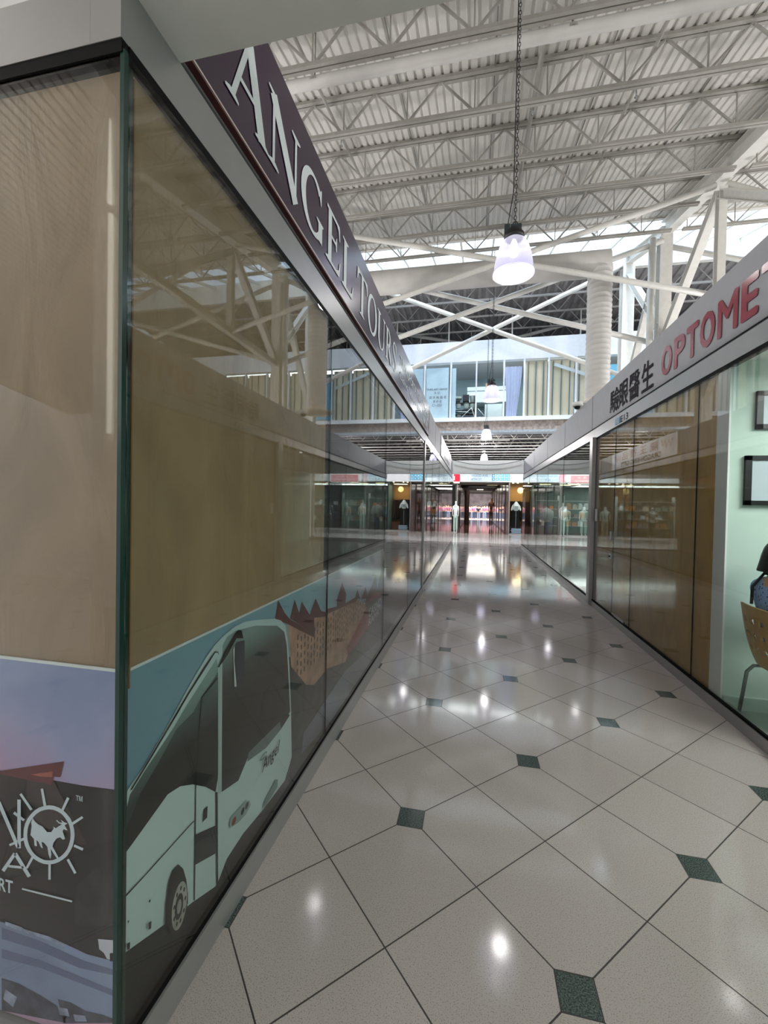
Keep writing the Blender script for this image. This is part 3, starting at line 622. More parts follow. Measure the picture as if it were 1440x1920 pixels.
sg = thing('purple_sign', 'long glossy purple sign with large silver serif capitals on the left fascia', 'sign', (XL, 4.5, 2.87))
PUR = mat('glossy_purple', (44, 20, 48), 0.22, spec=0.5)
MB().box(XL-0.008, XS, 1.10, 7.95, 2.882, 3.413).build('sign_panel', PUR, sg)
tr_ = MB().box(XL-0.012, XS+0.002, 1.10, 7.95, 2.868, 2.876).box(XL-0.012, XS+0.002, 7.95, 7.975, 2.868, 3.416); tr_.build('sign_edge', mat('dark_red_edge', (84, 44, 46), 0.4), sg)
MB().box(XL-0.010, XS+0.003, 1.10, 7.95, 2.876, 2.882).build('sign_trim', mat('bright_edge', (226, 214, 206), 0.3), sg)
fnS = planeL(XS)
for ch, a, b in (('A', 1.30, 1.60), ('N', 1.60, 1.91), ('G', 1.94, 2.24), ('E', 2.285, 2.55), ('L', 2.585, 2.84), ('T', 2.935, 3.23), ('O', 3.25, 3.565), ('U', 3.59, 3.91), ('R', 3.94, 4.25), ('S', 4.275, 4.51)):
    mb = MB(); serif_word_letter(ch, a, b, mb, fnS, 0.003); l = mb.build('letter_'+ch.lower(), SILVER, sg)
text_obj('small_lettering', 'TRANSPORTATION', SILVER, sg, fnS, 4.74, 3.15, 6.62, 3.26)
text_obj('small_lettering', 'Casino Transportation', SILVER, sg, fnS, 4.73, 2.97, 6.72, 3.085)
text_obj('small_lettering', '安行', SILVER, sg, fnS, 6.35, 3.12, 6.75, 3.27)
text_obj('small_lettering', 'Charter', SILVER, sg, fnS, 6.88, 3.1, 7.8, 3.3)
text_obj('small_lettering', '旅遊', SILVER, sg, fnS, 6.95, 2.95, 7.7, 3.05)
cbk = MB().tube([(XL-0.02, 2.62, 3.41), (XL-0.02, 2.66, 3.46), (XL-0.02, 2.74, 3.47), (XL-0.02, 2.80, 3.41)], 0.008, 6).build('cable_loop', BLACK); tag(cbk, 'small black cable loop on top of the purple sign', 'cable')

sg2 = thing('gift_shop_sign', 'white sign with red characters and dark English lettering far along the left fascia', 'sign', (XL, 13.2, 2.87))
MB().box(XL-0.008, XS, 11.1, 15.85, 2.872, 3.41).build('sign_panel', mat('white_sign', (222, 220, 222), 0.35), sg2)
REDI = mat('red_brown_print', (150, 50, 40), 0.4)
text_obj('characters', '龍 王 禮 品', REDI, sg2, fnS, 12.15, 3.12, 14.85, 3.36)
for a in (11.35, 15.0):
    mb = MB(); stroke(mb, [(a, 3.3), (a+0.1, 3.12), (a+0.2, 3.3), (a+0.32, 3.1), (a+0.42, 3.3), (a+0.52, 3.16), (a+0.62, 3.34)], 0.045, fnS, 0.004); mb.build('dragon_mark', REDI, sg2)
text_obj('english_lettering', 'DRAGON KING GIFTS', INK, sg2, fnS, 12.0, 2.91, 14.95, 3.06, bold=0.01)

sg3 = thing('optometrist_sign', 'raised glossy crimson capitals spelling OPTOMETRIST on the right fascia', 'sign', (XR, 3.4, 2.9))
XO = XR+0.008
glyphs = [('O', 4.925, 4.685), ('P', 4.645, 4.42), ('T', 4.40, 4.185), ('O', 4.16, 3.925), ('M', 3.89, 3.62), ('E', 3.585, 3.39), ('T', 3.365, 3.14), ('R', 3.11, 2.88), ('I', 2.84, 2.79), ('S', 2.76, 2.54), ('T', 2.52, 2.29)]
for g, a, b in glyphs:
    vs0, fs0 = text_tris(g, 0.0 if g == 'M' else 0.012)
    gx = [v[0] for v in vs0]; gy = [v[1] for v in vs0]; mb = MB(); fn_ = fR(XO); e_ = 0.011 if g != 'I' else 0.004
    for q, (da, db) in enumerate(((0, 0), (-e_, 0), (e_, 0), (0, -0.006), (0, 0.006))):
        mb.add([fn_(-a+e_+da+(x-min(gx))/(max(gx)-min(gx))*((a-b)-2*e_), 2.931+db+(y-min(gy))/(max(gy)-min(gy))*0.288, 0.006+0.0003*q) for x, y in vs0], fs0)
    mb.build('letter_'+g.lower(), RED, sg3)
sg4 = thing('chinese_sign', 'dark raised Chinese characters left of the crimson capitals on the right fascia', 'sign', (XR, 5.9, 2.9))
for g, a, b in (('驗', 6.62, 6.23), ('眼', 6.22, 5.90), ('醫', 5.87, 5.52), ('生', 5.46, 5.12)): text_obj('character', g, INK, sg4, fR(XO), -a, 2.90, -b, 3.235, t=0.006, bold=0.012)

# ================================================================ ROOF STEELWORK
ORD = ['nearest the camera, over the corner shop', 'second from the camera', 'third from the camera', 'fourth from the camera', 'just before the white pipe', 'just beyond the white pipe', 'sixth back from the skylight edge', 'third from the skylight edge', 'second from the skylight edge', 'at the skylight edge']
BAYS = [(-16.6, -4.85, 'left bay'), (-4.55, 5.55, 'middle bay'), (5.85, 16.6, 'right bay')]
JY = [-0.10+1.575*k for k in range(10)]
def make_joist(x0, x1):
    """joist at y=0, bottom chord bottom at z=0, depth 0.65; node spacing 1.22"""
    d = 0.735
    t = thing('roof_joist', 'x', 'roof joist', ((x0+x1)/2, 0, 0))
    MB().bar((x0, -0.035, 0.03), (x1, -0.035, 0.03), 0.05, 0.06).bar((x0, 0.035, 0.03), (x1, 0.035, 0.03), 0.05, 0.06).build('bottom_chord', JST, t)
    MB().box(x0-0.25, x1+0.25, -0.07, -0.01, d-0.06, d).box(x0-0.25, x1+0.25, 0.01, 0.07, d-0.06, d).build('top_chord', JST, t)
    wb = MB(); x = -0.137-1.22*20
    while x < x1:
        if x >= x0: wb.bar((x, 0, 0.04), (x, 0, d-0.04), 0.022, 0.022)
        for a, b in (((x, 0.04), (x+0.61, d-0.05)), ((x+0.61, d-0.05), (x+1.22, 0.04))):
            if a[0] >= x0-0.01 and b[0] <= x1+0.01: wb.bar((a[0], 0, a[1]), (b[0], 0, b[1]), 0.032, 0.032)
        x += 1.22
    wb.build('web', JST, t)
    MB().box(x0-0.25, x1+0.25, 0.02, 0.035, d+0.013, d+0.038).build('gap_shade_strip', mat('gap_shade_dark', (26, 25, 25), 0.9), t); return t  # dark strip stands in for the shade in the rib gaps
for bi, (x0, x1, bn) in enumerate(BAYS):
    p = make_joist(x0, x1)
    for k, y in enumerate(JY):
        o = p if k == 0 else copy_tree(p)
        o.location = ((x0+x1)/2, y, zt(y)-0.747)
        o['label'] = 'white open-web roof joist, %s, %s' % (bn, ['foremost of ten', 'second of ten from front', 'third of ten from front', 'fourth of ten, before the white pipe', 'fifth of ten, beside the white pipe', 'sixth of ten, beyond the white pipe', 'seventh of ten from front', 'eighth of ten from front', 'ninth of ten from front', 'tenth, at the skylight edge'][k]); o['group'] = 'white roof joists under the ribbed deck'
o = MB().tube([(-16, 6.36, 8.20), (16, 6.36, 8.20)], 0.085, 14).build('sprinkler_main', DUCTM); tag(o, 'thick white horizontal pipe hung below the nearest visible roof joists', 'pipe')
for k, xx in enumerate((-3.6, -2.6, 1.2, 4.9)):
    o = MB().tube([(xx, 6.36, 8.28), (xx, 6.36, zt(6.36))], 0.012, 6).lathe([(0.10, -0.02), (0.10, 0.02)], (xx, 6.36, 8.20), 12).build('pipe_hanger', JST); tag(o, 'thin rod hanger holding the thick white pipe, %s' % ['leftmost above the purple sign', 'second from left', 'right of the pendant chain', 'rightmost'][k], 'hanger')
for k, xx in enumerate((-2.9, 0.95, 2.75)):
    p = thing('branch_pipe', ['thin white pipe running back under the deck left of the pendant chain', 'thin white pipe running back just beside the pendant chain', 'thin white pipe running back under the deck right of the pendant chain'][k], 'pipe', (xx, 8, 9))
    MB().tube([(xx, -1, zt(-1)-0.16), (xx, 14.5, zt(14.5)-0.16)], 0.03 if k != 1 else 0.045, 8).build('pipe', JST, p)
    for y in (5.4, 8.6, 11.8): MB().tube([(xx, y, zt(y)-0.16), (xx, y, zt(y)-0.34)], 0.014, 6).lathe([(0.001, 0), (0.035, 0.01), (0.001, 0.03)], (xx, y, zt(y)-0.37), 8).build('sprinkler_head', CHROME, p)
for k, xx in enumerate((-1.5, 0.2, 2.1, 4.1)):
    o = MB().tube([(xx, -1, zt(-1)-0.02), (xx, 14.6, zt(14.6)-0.02)], 0.012, 6).build('conduit', mat('grey_conduit', (120, 118, 114), 0.5)); tag(o, 'slim grey conduit fixed along the deck ribs, %s' % ['leftmost of four', 'second from left, near the pendant chain', 'third from left', 'rightmost of four'][k], 'conduit')
# side frames: x = 5.7 and x = -4.68
def ibeam(mb, p, q, w_, h_, upv=(0, 0, 1)):
    p, q = Vector(p), Vector(q); d = (q-p).normalized(); u = Vector(upv)
    a = d.cross(u).normalized(); b = a.cross(d).normalized()
    mb.bar(p+b*(h_/2-0.012), q+b*(h_/2-0.012), w_, 0.024, upv); mb.bar(p-b*(h_/2-0.012), q-b*(h_/2-0.012), w_, 0.024, upv); mb.bar(p, q, 0.03, h_-0.04, upv)
for X, nm in ((5.70, 'right'), (-4.68, 'left')):
    mb = MB(); ibeam(mb, (X, -3, 6.80), (X, 14.9, 10.38), 0.28, 0.42); tag(mb.build('rafter_girder', WHITE), 'deep white steel girder rising under the roof on the %s side' % nm, 'girder')
    mb = MB(); ibeam(mb, (X, 14.9, 10.3), (X, 18.3, 11.35), 0.24, 0.34); tag(mb.build('skylight_girder', WHITE), 'sloping white girder beneath the skylight on the %s side' % nm, 'girder')
    for y, z0, z1, wd, lab in ((14.9, 0, 10.2, 0.34, 'broad white steel column at the skylight edge on the %s side'), (18.25, 0, 11.4, 0.42, 'sunlit white steel column beyond the skylight on the %s side')):
        mb = MB(); ibeam(mb, (X, y, z0), (X, y, z1), wd, wd, (0, 1, 0)); tag(mb.build('steel_column', WHITE), lab % nm, 'column')
    mb = MB(); ibeam(mb, (X, 11.75, 6.72), (X, 11.75, 9.35), 0.17, 0.2, (0, 1, 0)); tag(mb.build('truss_post', WHITE), 'slender white upright of the %s side truss, nearer than the columns' % nm, 'post')
    mb = MB(); ibeam(mb, (X, 11.8, 9.3), (X, 14.75, 6.9), 0.2, 0.24); tag(mb.build('truss_diagonal', WHITE), 'white diagonal strut from the truss upright down to the broad %s column' % nm, 'strut')
    mb = MB(); ibeam(mb, (X, 15.05, 10.0), (X, 18.1, 5.9), 0.2, 0.24); tag(mb.build('truss_diagonal', WHITE), 'long diagonal strut from the broad %s column head down to the sunlit column' % nm, 'strut')
    mb = MB(); ibeam(mb, (X, 18.1, 10.6), (X, 15.05, 7.4), 0.2, 0.24); tag(mb.build('truss_diagonal', WHITE), 'sunlit diagonal strut crossing between the %s columns' % nm, 'strut')
    mb = MB(); ibeam(mb, (X, 4.0, 6.78), (X, 14.75, 6.78), 0.18, 0.2); tag(mb.build('truss_chord', WHITE), 'white bottom chord of the %s side truss above the shop roofs' % nm, 'chord')
    mb = MB(); ibeam(mb, (X, 8.6, 6.85), (X, 11.7, 9.2), 0.18, 0.2); tag(mb.build('truss_diagonal', WHITE), 'white diagonal strut rising to the %s truss upright from the camera side' % nm, 'strut')
    o = MB().tube([(X-0.42*(1 if X > 0 else -1), 14.7, 3.4), (X-0.42*(1 if X > 0 else -1), 14.7, 10.0)], 0.10, 12).build('drain_pipe', WHITE); tag(o, 'round white rainwater pipe beside the broad %s column' % nm, 'pipe')
# crossing tube braces between the frames
def brace(p, q, r, lab):
    o = MB().tube([p, q], r, 10).build('cross_brace', WHITE); tag(o, lab, 'brace')
XA, XB = -4.6, 5.6
brace((XA, 11.68, 9.50), (XB, 11.68, 6.76), 0.07, 'nearest grey-white brace tube sloping down to the right past the first pendant lamp')
brace((XA, 11.82, 6.76), (XB, 11.82, 9.48), 0.07, 'nearest grey-white brace tube rising to the upper right behind the first pendant lamp')
brace((XA, 14.75, 6.92), (XB, 14.75, 9.95), 0.085, 'middle brace tube rising to the right below the round duct')
brace((XA, 14.95, 10.0), (XB, 14.95, 6.82), 0.085, 'middle brace tube falling to the right below the round duct')
brace((XA, 18.1, 11.12), (XB, 18.1, 6.75), 0.09, 'sunlit farthest brace tube falling to the right above the gallery')
brace((XA, 18.32, 6.75), (XB, 18.32, 11.15), 0.09, 'sunlit farthest brace tube rising to the right above the gallery')
brace((5.8, 11.75, 9.45), (15.5, 11.75, 5.2), 0.08, 'brace tube falling away to the right from the truss upright')
brace((5.8, 14.9, 6.9), (15.5, 14.9, 9.9), 0.08, 'brace tube rising to the right behind the crimson capitals')
brace((5.8, 14.98, 9.9), (15.5, 14.98, 6.9), 0.08, 'pale brace tube falling to the right below the right part of the skylight')
brace((-14.4, 14.9, 6.9), (-4.8, 14.9, 9.9), 0.08, 'brace tube in the left bay')
brace((XA, 22.3, 8.7), (XB, 22.3, 10.9), 0.08, 'faint brace tube deep in the dark roof space rising to the right')
brace((XA, 22.5, 10.9), (XB, 22.5, 8.7), 0.08, 'faint brace tube deep in the dark roof space falling to the right')
# dark roof joists beyond the skylight
PJ = mat('pale_grey_steel', (170, 168, 166), 0.6)
for k in range(6):
    y = 19.4+k*1.35
    t = thing('far_roof_joist', 'grey trussed joist in the dark roof beyond the skylight, %s' % ['foremost', 'second', 'third', 'fourth', 'fifth', 'rearmost'][k], 'roof joist', (0.5, y, zf(y)-0.8))
    MB().box(-16, 17, y-0.04, y+0.04, zf(y)-0.85, zf(y)-0.78).build('bottom_chord', PJ, t)
    wb = MB(); x = -16
    while x < 16.5: wb.bar((x, y, zf(y)-0.8), (x+0.7, y, zf(y)), 0.03, 0.03).bar((x+0.7, y, zf(y)), (x+1.4, y, zf(y)-0.8), 0.03, 0.03); x += 1.4
    wb.build('web', PJ, t)
for k, xx in enumerate((-3.9, -2.9, -2.2, -1.35, -0.3, 0.55, 1.6, 2.6, 3.3, 4.6, 5.2, 7.1, 8.3)):
    y = 20.75 + (k % 3)*1.35
    o = MB().tube([(xx, y, 8.6), (xx, y, zf(y)-0.8)], 0.018 if k % 3 else 0.035, 6).build('hanger_rod', WHITE); tag(o, 'thin vertical hanger rod in the dark space above the gallery, %s from left' % ORDW[k], 'rod', 'hanger rods above the gallery')

# ---------------------------------------------------------------- ducts
d = thing('round_duct', 'large round white duct crossing below the skylight and dropping behind the right fascia', 'duct', (3.41, 13.2, 4.55))
MB().tube([(-7.5, 13.2, 8.64), (3.62, 13.2, 8.58)], 0.36, 28).build('horizontal_duct', DUCTM, d)
prof = []; z = 4.62
while z < 8.35: prof += [(0.322, z), (0.322, z+0.10), (0.334, z+0.115), (0.334, z+0.13)]; z += 0.145
MB().lathe(prof+[(0.325, 8.5)], (3.41, 13.2, 0), 28).build('vertical_duct', DUCTM, d)
MB().lathe([(0.001, 4.50), (0.50, 4.52), (0.52, 4.60), (0.34, 4.64), (0.33, 4.72)], (3.41, 13.2, 0), 28).build('outlet_ring', mat('cream_flange', (216, 206, 190), 0.5), d)
dc = thing('security_camera', 'small white dome camera on the right fascia below the round duct outlet', 'camera', (1.95, 8.4, 3.41))
MB().box(1.98, 2.03, 8.38, 8.42, 3.4, 3.52).box(1.85, 2.03, 8.37, 8.43, 3.50, 3.53).build('bracket', WHITE, dc)
MB().lathe([(0.001, 3.52), (0.09, 3.515), (0.1, 3.46), (0.08, 3.44), (0.001, 3.44)], (1.84, 8.4, 0), 16).build('housing', OFFW, dc)
MB().lathe([(0.06, 3.44), (0.045, 3.40), (0.001, 3.385)], (1.84, 8.4, 0), 14).build('lens_dome', BLACK, dc)

# ---------------------------------------------------------------- pendant lamps
def lamp_mat():
    mt, nt, b = node_mat('prismatic_dome'); N = nt.nodes.new; L = nt.links.new
    b.inputs['Base Color'].default_value = (*lin((186, 184, 218)), 1); b.inputs['Roughness'].default_value = 0.25
    b.inputs['Alpha'].default_value = 0.62
    t = N('ShaderNodeTexCoord'); s = N('ShaderNodeSeparateXYZ'); L(t.outputs['Object'], s.inputs[0])
    mr = N('ShaderNodeMapRange'); L(s.outputs[2], mr.inputs[0]); mr.inputs[1].default_value = 0.0; mr.inputs[2].default_value = 0.45; mr.inputs[3].default_value = 0.06; mr.inputs[4].default_value = 0.55
    b.inputs['Emission Color'].default_value = (0.86, 0.84, 1.0, 1); L(mr.outputs[0], b.inputs['Emission Strength'])
    return mt
DOME = lamp_mat()
def make_lamp():
    t = thing('pendant_lamp', 'x', 'pendant lamp', (0, 0, 0), 'row of pendant dome lamps along the aisle')
    n = 40; prof = [(0.262, 0.0), (0.258, 0.05), (0.246, 0.15), (0.228, 0.25), (0.195, 0.36), (0.155, 0.43), (0.11, 0.465)]
    MB().lathe(prof, (0, 0, 0), n).build('dome_shade', DOME, t)
    MB().lathe([(0.255, -0.008), (0.272, -0.008), (0.272, 0.012), (0.255, 0.012), (0.255, -0.008)], (0, 0, 0), n).build('rim', mat('glowing_rim', (240, 238, 250), 0.3, emit=0.35), t)
    MB().lathe([(0.001, 0.22), (0.05, 0.25), (0.065, 0.32), (0.04, 0.42), (0.02, 0.46)], (0, 0, 0), 14).build('bulb', mat('lit_bulb', (255, 250, 255), 0.3, emit=4), t)
    MB().lathe([(0.115, 0.455), (0.135, 0.46), (0.135, 0.52), (0.11, 0.53), (0.10, 0.58), (0.001, 0.60)], (0, 0, 0), 24).build('housing', BLACK, t)
    MB().box(-0.13, -0.06, -0.035, 0.035, 0.55, 0.66).box(-0.05, 0.09, -0.04, 0.04, 0.58, 0.65).build('junction_box', mat('dark_grey_box', (44, 54, 58), 0.5), t)
    hk = MB(); hk.tube([(0.03*math.cos(R(a))+0.01, 0, 0.67+0.03*math.sin(R(a))) for a in range(-30, 240, 30)], 0.008, 6); hk.build('hook', BLACK, t)
    return t
def lamp_chain(root, zt_):
    ch = MB(); z = 0.70; k = 0
    while z < zt_:
        a = (k % 2)
        pts = []
        for i in range(9):
            an = 2*math.pi*i/8; u, v = 0.016*math.cos(an), 0.032*math.sin(an)
            pts.append((0.01+(u if a else 0), (0 if a else u), z+v))
        ch.tube(pts, 0.0045, 4, cap=False); z += 0.052; k += 1
    ch.v = [tuple(Vector(v)+root.location) for v in ch.v]; ch.build('chain', BLACK, root)
    cb = MB().tube([(-0.09, 0, 0.64), (-0.06, 0, 0.85), (-0.02, 0.01, 1.1), (-0.012, 0.012, zt_)], 0.007, 6)
    cb.v = [tuple(Vector(v)+root.location) for v in cb.v]; cb.build('power_cord', BLACK, root)
lp = make_lamp()
spots = [(0.455, 5.95, 4.69), (0.50, 14.2, 5.02), (0.49, 19.3, 4.58), (0.50, 23.3, 4.02)]
lamps = [lp]+[copy_tree(lp) for _ in spots[1:]]
for o, l, lab in zip(lamps, spots, ('largest and nearest pendant lamp, ribbed glowing dome hanging on a long black chain', 'second pendant lamp, in front of the gallery windows', 'third pendant lamp, in front of the sprayed gallery beam', 'smallest and farthest pendant lamp, just above the grey end bulkhead')):
    o.location = l; o['label'] = lab
for o, sc_ in zip(lamps, (1.0, 1.04, 0.92, 0.80)): o.scale = (sc_, sc_, sc_)
for o, l in zip(lamps, spots): lamp_chain(o, (((zt(l[1])+0.01 if l[1] < 8 else zt(l[1])-0.65) if l[1] < 14.8 else (zf(19.4)-0.82 if l[1] < 20 else 4.80))-l[2])/o.scale[0])
# drooping cable at the end bulkhead
pts = [(-0.8+2.6*i/14, 17.2, 3.40-0.24*(1-((i-7)/7)**2)**1.0*0.8) for i in range(15)]
tag(MB().tube(pts, 0.010, 6).build('drooping_cable', BLACK), 'black cable drooping across the grey end bulkhead', 'cable')

# artwork outlines on the flat posters, metres on each sheet
BUS={'ground':[(0.91,0.347),(1.084,0.27),(1.245,0.193),(1.402,0.121),(1.594,0.167),(1.99,0.134),(1.974,0.587),(2.08,0.426),(4.253,0.203),(4.258,0.146),(0.966,0.107),(0.911,0.175)],
'trees':[(1.95,0.779),(2.207,0.74),(2.691,0.735),(4.231,0.665),(4.278,0.139),(2.711,0.353),(2.225,0.303),(1.996,0.265),(1.974,0.113),(1.739,0.214)],
'road':[(4.275,0.176),(3.698,0.246),(2.922,0.335),(2.53,0.309),(2.16,0.285),(2.132,0.186),(2.724,0.111),(4.279,0.126)],
'hotel_wall':[(1.931,0.957),(2.292,0.792),(2.27,0.892),(2.503,0.867),(3.2,0.795),(3.669,0.63),(3.152,0.517),(2.918,0.404),(2.521,0.504),(2.305,0.492),(2.182,0.543),(1.98,0.721)],
'hotel_roofs':[[(1.793,1.01),(1.821,1.097),(1.89,1.019),(1.957,0.967),(2.302,0.803),(2.293,0.772),(1.931,0.951)],[(1.957,0.971),(2.009,1.056),(2.071,0.968),(2.099,1.027),(2.216,0.925),(2.287,0.89),(2.291,0.803)],[(2.216,0.925),(2.304,0.999),(2.399,0.902),(2.525,0.862),(2.513,0.84),(2.234,0.901)],[(2.502,0.889),(2.699,0.86),(2.697,0.904),(2.807,1.004),(2.911,0.899),(2.893,0.837),(3.198,0.822),(3.201,0.785),(2.504,0.857)],[(3.133,0.809),(3.208,0.879),(3.304,0.785)],[(3.327,0.767),(3.472,0.848),(3.551,0.738)],[(3.457,0.719),(3.848,0.881),(3.937,0.745),(4.202,0.977),(4.242,0.544),(3.67,0.609)]],
'red_roof':[(2.941,0.497),(3.352,0.609),(3.793,0.751),(4.232,0.653),(3.958,0.496),(3.223,0.44),(2.973,0.435)],
'dark_roof':[(3.459,0.699),(4.233,0.641),(4.264,0.299),(3.367,0.394),(3.68,0.482)],
'bus_body':[(0.912,0.748),(0.912,0.748),(0.946,0.778),(1.003,0.808),(1.11,0.887),(1.184,0.948),(1.274,1.014),(1.323,1.041),(1.368,1.056),(1.45,1.072),(1.523,1.072),(1.613,1.056),(1.786,1.016),(1.852,0.99),(1.901,0.952),(1.928,0.876),(1.951,0.754),(1.983,0.485),(1.999,0.249),(1.963,0.212),(1.92,0.175),(1.691,0.187),(1.535,0.206),(1.419,0.198),(1.364,0.158),(1.348,0.155),(1.221,0.216),(1.084,0.273),(0.916,0.345)],
'side_shade':[(0.916,0.608),(0.915,0.7),(0.953,0.76),(1.006,0.793),(1.116,0.853),(1.191,0.904),(1.275,0.953),(1.339,0.991),(1.347,0.951),(1.34,0.576),(1.282,0.564),(1.214,0.617),(1.153,0.651),(1.097,0.663),(0.998,0.63)],
'side_window':[(0.916,0.608),(0.925,0.662),(0.988,0.737),(1.059,0.786),(1.133,0.844),(1.21,0.858),(1.255,0.892),(1.348,0.937),(1.354,0.549),(1.341,0.506),(1.282,0.564),(1.214,0.617),(1.153,0.651),(1.097,0.663),(0.998,0.63)],
'windscreen':[(1.372,0.946),(1.373,1.025),(1.401,1.049),(1.46,1.055),(1.614,1.032),(1.813,0.976),(1.888,0.925),(1.919,0.847),(1.95,0.647),(1.97,0.497),(1.91,0.476),(1.741,0.475),(1.557,0.498),(1.492,0.451),(1.379,0.481)],
'dash':[(1.378,0.536),(1.437,0.515),(1.527,0.521),(1.659,0.531),(1.909,0.517),(1.968,0.479),(1.869,0.46),(1.557,0.498),(1.492,0.451),(1.379,0.481)],
'dash2':[(1.566,0.519),(1.717,0.511),(1.854,0.504),(1.869,0.46),(1.718,0.453),(1.557,0.487)],
'pillar':[(1.353,0.958),(1.372,0.951),(1.377,0.482),(1.373,0.481),(1.357,0.491),(1.362,0.171),(1.357,0.166)],
'door_gap':[(1.338,0.508),(1.351,0.5),(1.362,0.154),(1.35,0.161)],
'door_edge':[(1.344,0.916),(1.256,0.887),(1.238,0.751),(1.229,0.59),(1.23,0.363),(1.229,0.215),(1.223,0.22),(1.223,0.37),(1.224,0.594),(1.233,0.754),(1.25,0.892),(1.34,0.924)],
'door_panel':[(1.225,0.44),(1.342,0.384),(1.342,0.281),(1.227,0.336)],
'door_handle':[(1.27,0.493),(1.292,0.491),(1.291,0.451),(1.265,0.453)],
'trim_line':[(0.915,0.499),(1.0,0.496),(1.099,0.495),(1.218,0.494),(1.219,0.49),(1.099,0.491),(1.0,0.492),(0.915,0.494)],
'roof_line':[(0.953,0.774),(1.003,0.808),(1.11,0.883),(1.184,0.936),(1.267,0.99),(1.324,1.021),(1.342,1.014),(1.349,0.999),(1.339,1.012),(1.325,1.016),(1.274,0.983),(1.187,0.93),(1.114,0.877),(1.008,0.804),(0.956,0.77)],
'mirror':[(1.439,0.989),(1.461,1.011),(1.52,1.0),(1.524,0.854),(1.505,0.836),(1.451,0.841)],
'mirror_edge':[(1.439,0.989),(1.448,1.0),(1.447,0.943),(1.465,0.837),(1.451,0.841)],
'mirror_arm':[(1.341,0.958),(1.385,1.002),(1.451,1.048),(1.473,1.054),(1.496,1.045),(1.51,1.01),(1.46,1.026),(1.402,0.982),(1.347,0.955)],
'wiper':[[(1.752,0.717),(1.694,0.708),(1.657,0.62),(1.651,0.628),(1.682,0.713),(1.74,0.728)],[(1.777,0.719),(1.907,0.565),(1.922,0.539),(1.9,0.559),(1.768,0.716)]],
'arch':[(1.086,0.271),(1.088,0.334),(1.101,0.393),(1.117,0.414),(1.142,0.411),(1.166,0.376),(1.182,0.325),(1.19,0.272),(1.191,0.242),(1.16,0.235)],
'tyre':[(1.103,0.254),(1.102,0.314),(1.118,0.37),(1.146,0.369),(1.176,0.326),(1.188,0.274),(1.187,0.234),(1.172,0.194),(1.149,0.184),(1.12,0.205)],
'lamp_cluster':[(1.425,0.325),(1.433,0.348),(1.467,0.342),(1.532,0.337),(1.571,0.318),(1.584,0.291),(1.543,0.278),(1.486,0.288),(1.438,0.305)],
'bumper':[(1.691,0.193),(1.696,0.223),(1.81,0.252),(1.83,0.239),(1.827,0.205),(1.691,0.193)],
'squares':[[(1.017,0.349),(1.028,0.343),(1.027,0.322),(1.017,0.328)],[(0.94,0.367),(0.951,0.361),(0.95,0.342),(0.941,0.349)],[(0.942,0.427),(0.947,0.425),(0.946,0.419),(0.942,0.421)],[(1.017,0.413),(1.024,0.41),(1.023,0.403),(1.018,0.405)]],
'hubcap':[(1.15,0.272),(1.119,0.286),(1.149,0.35)]}
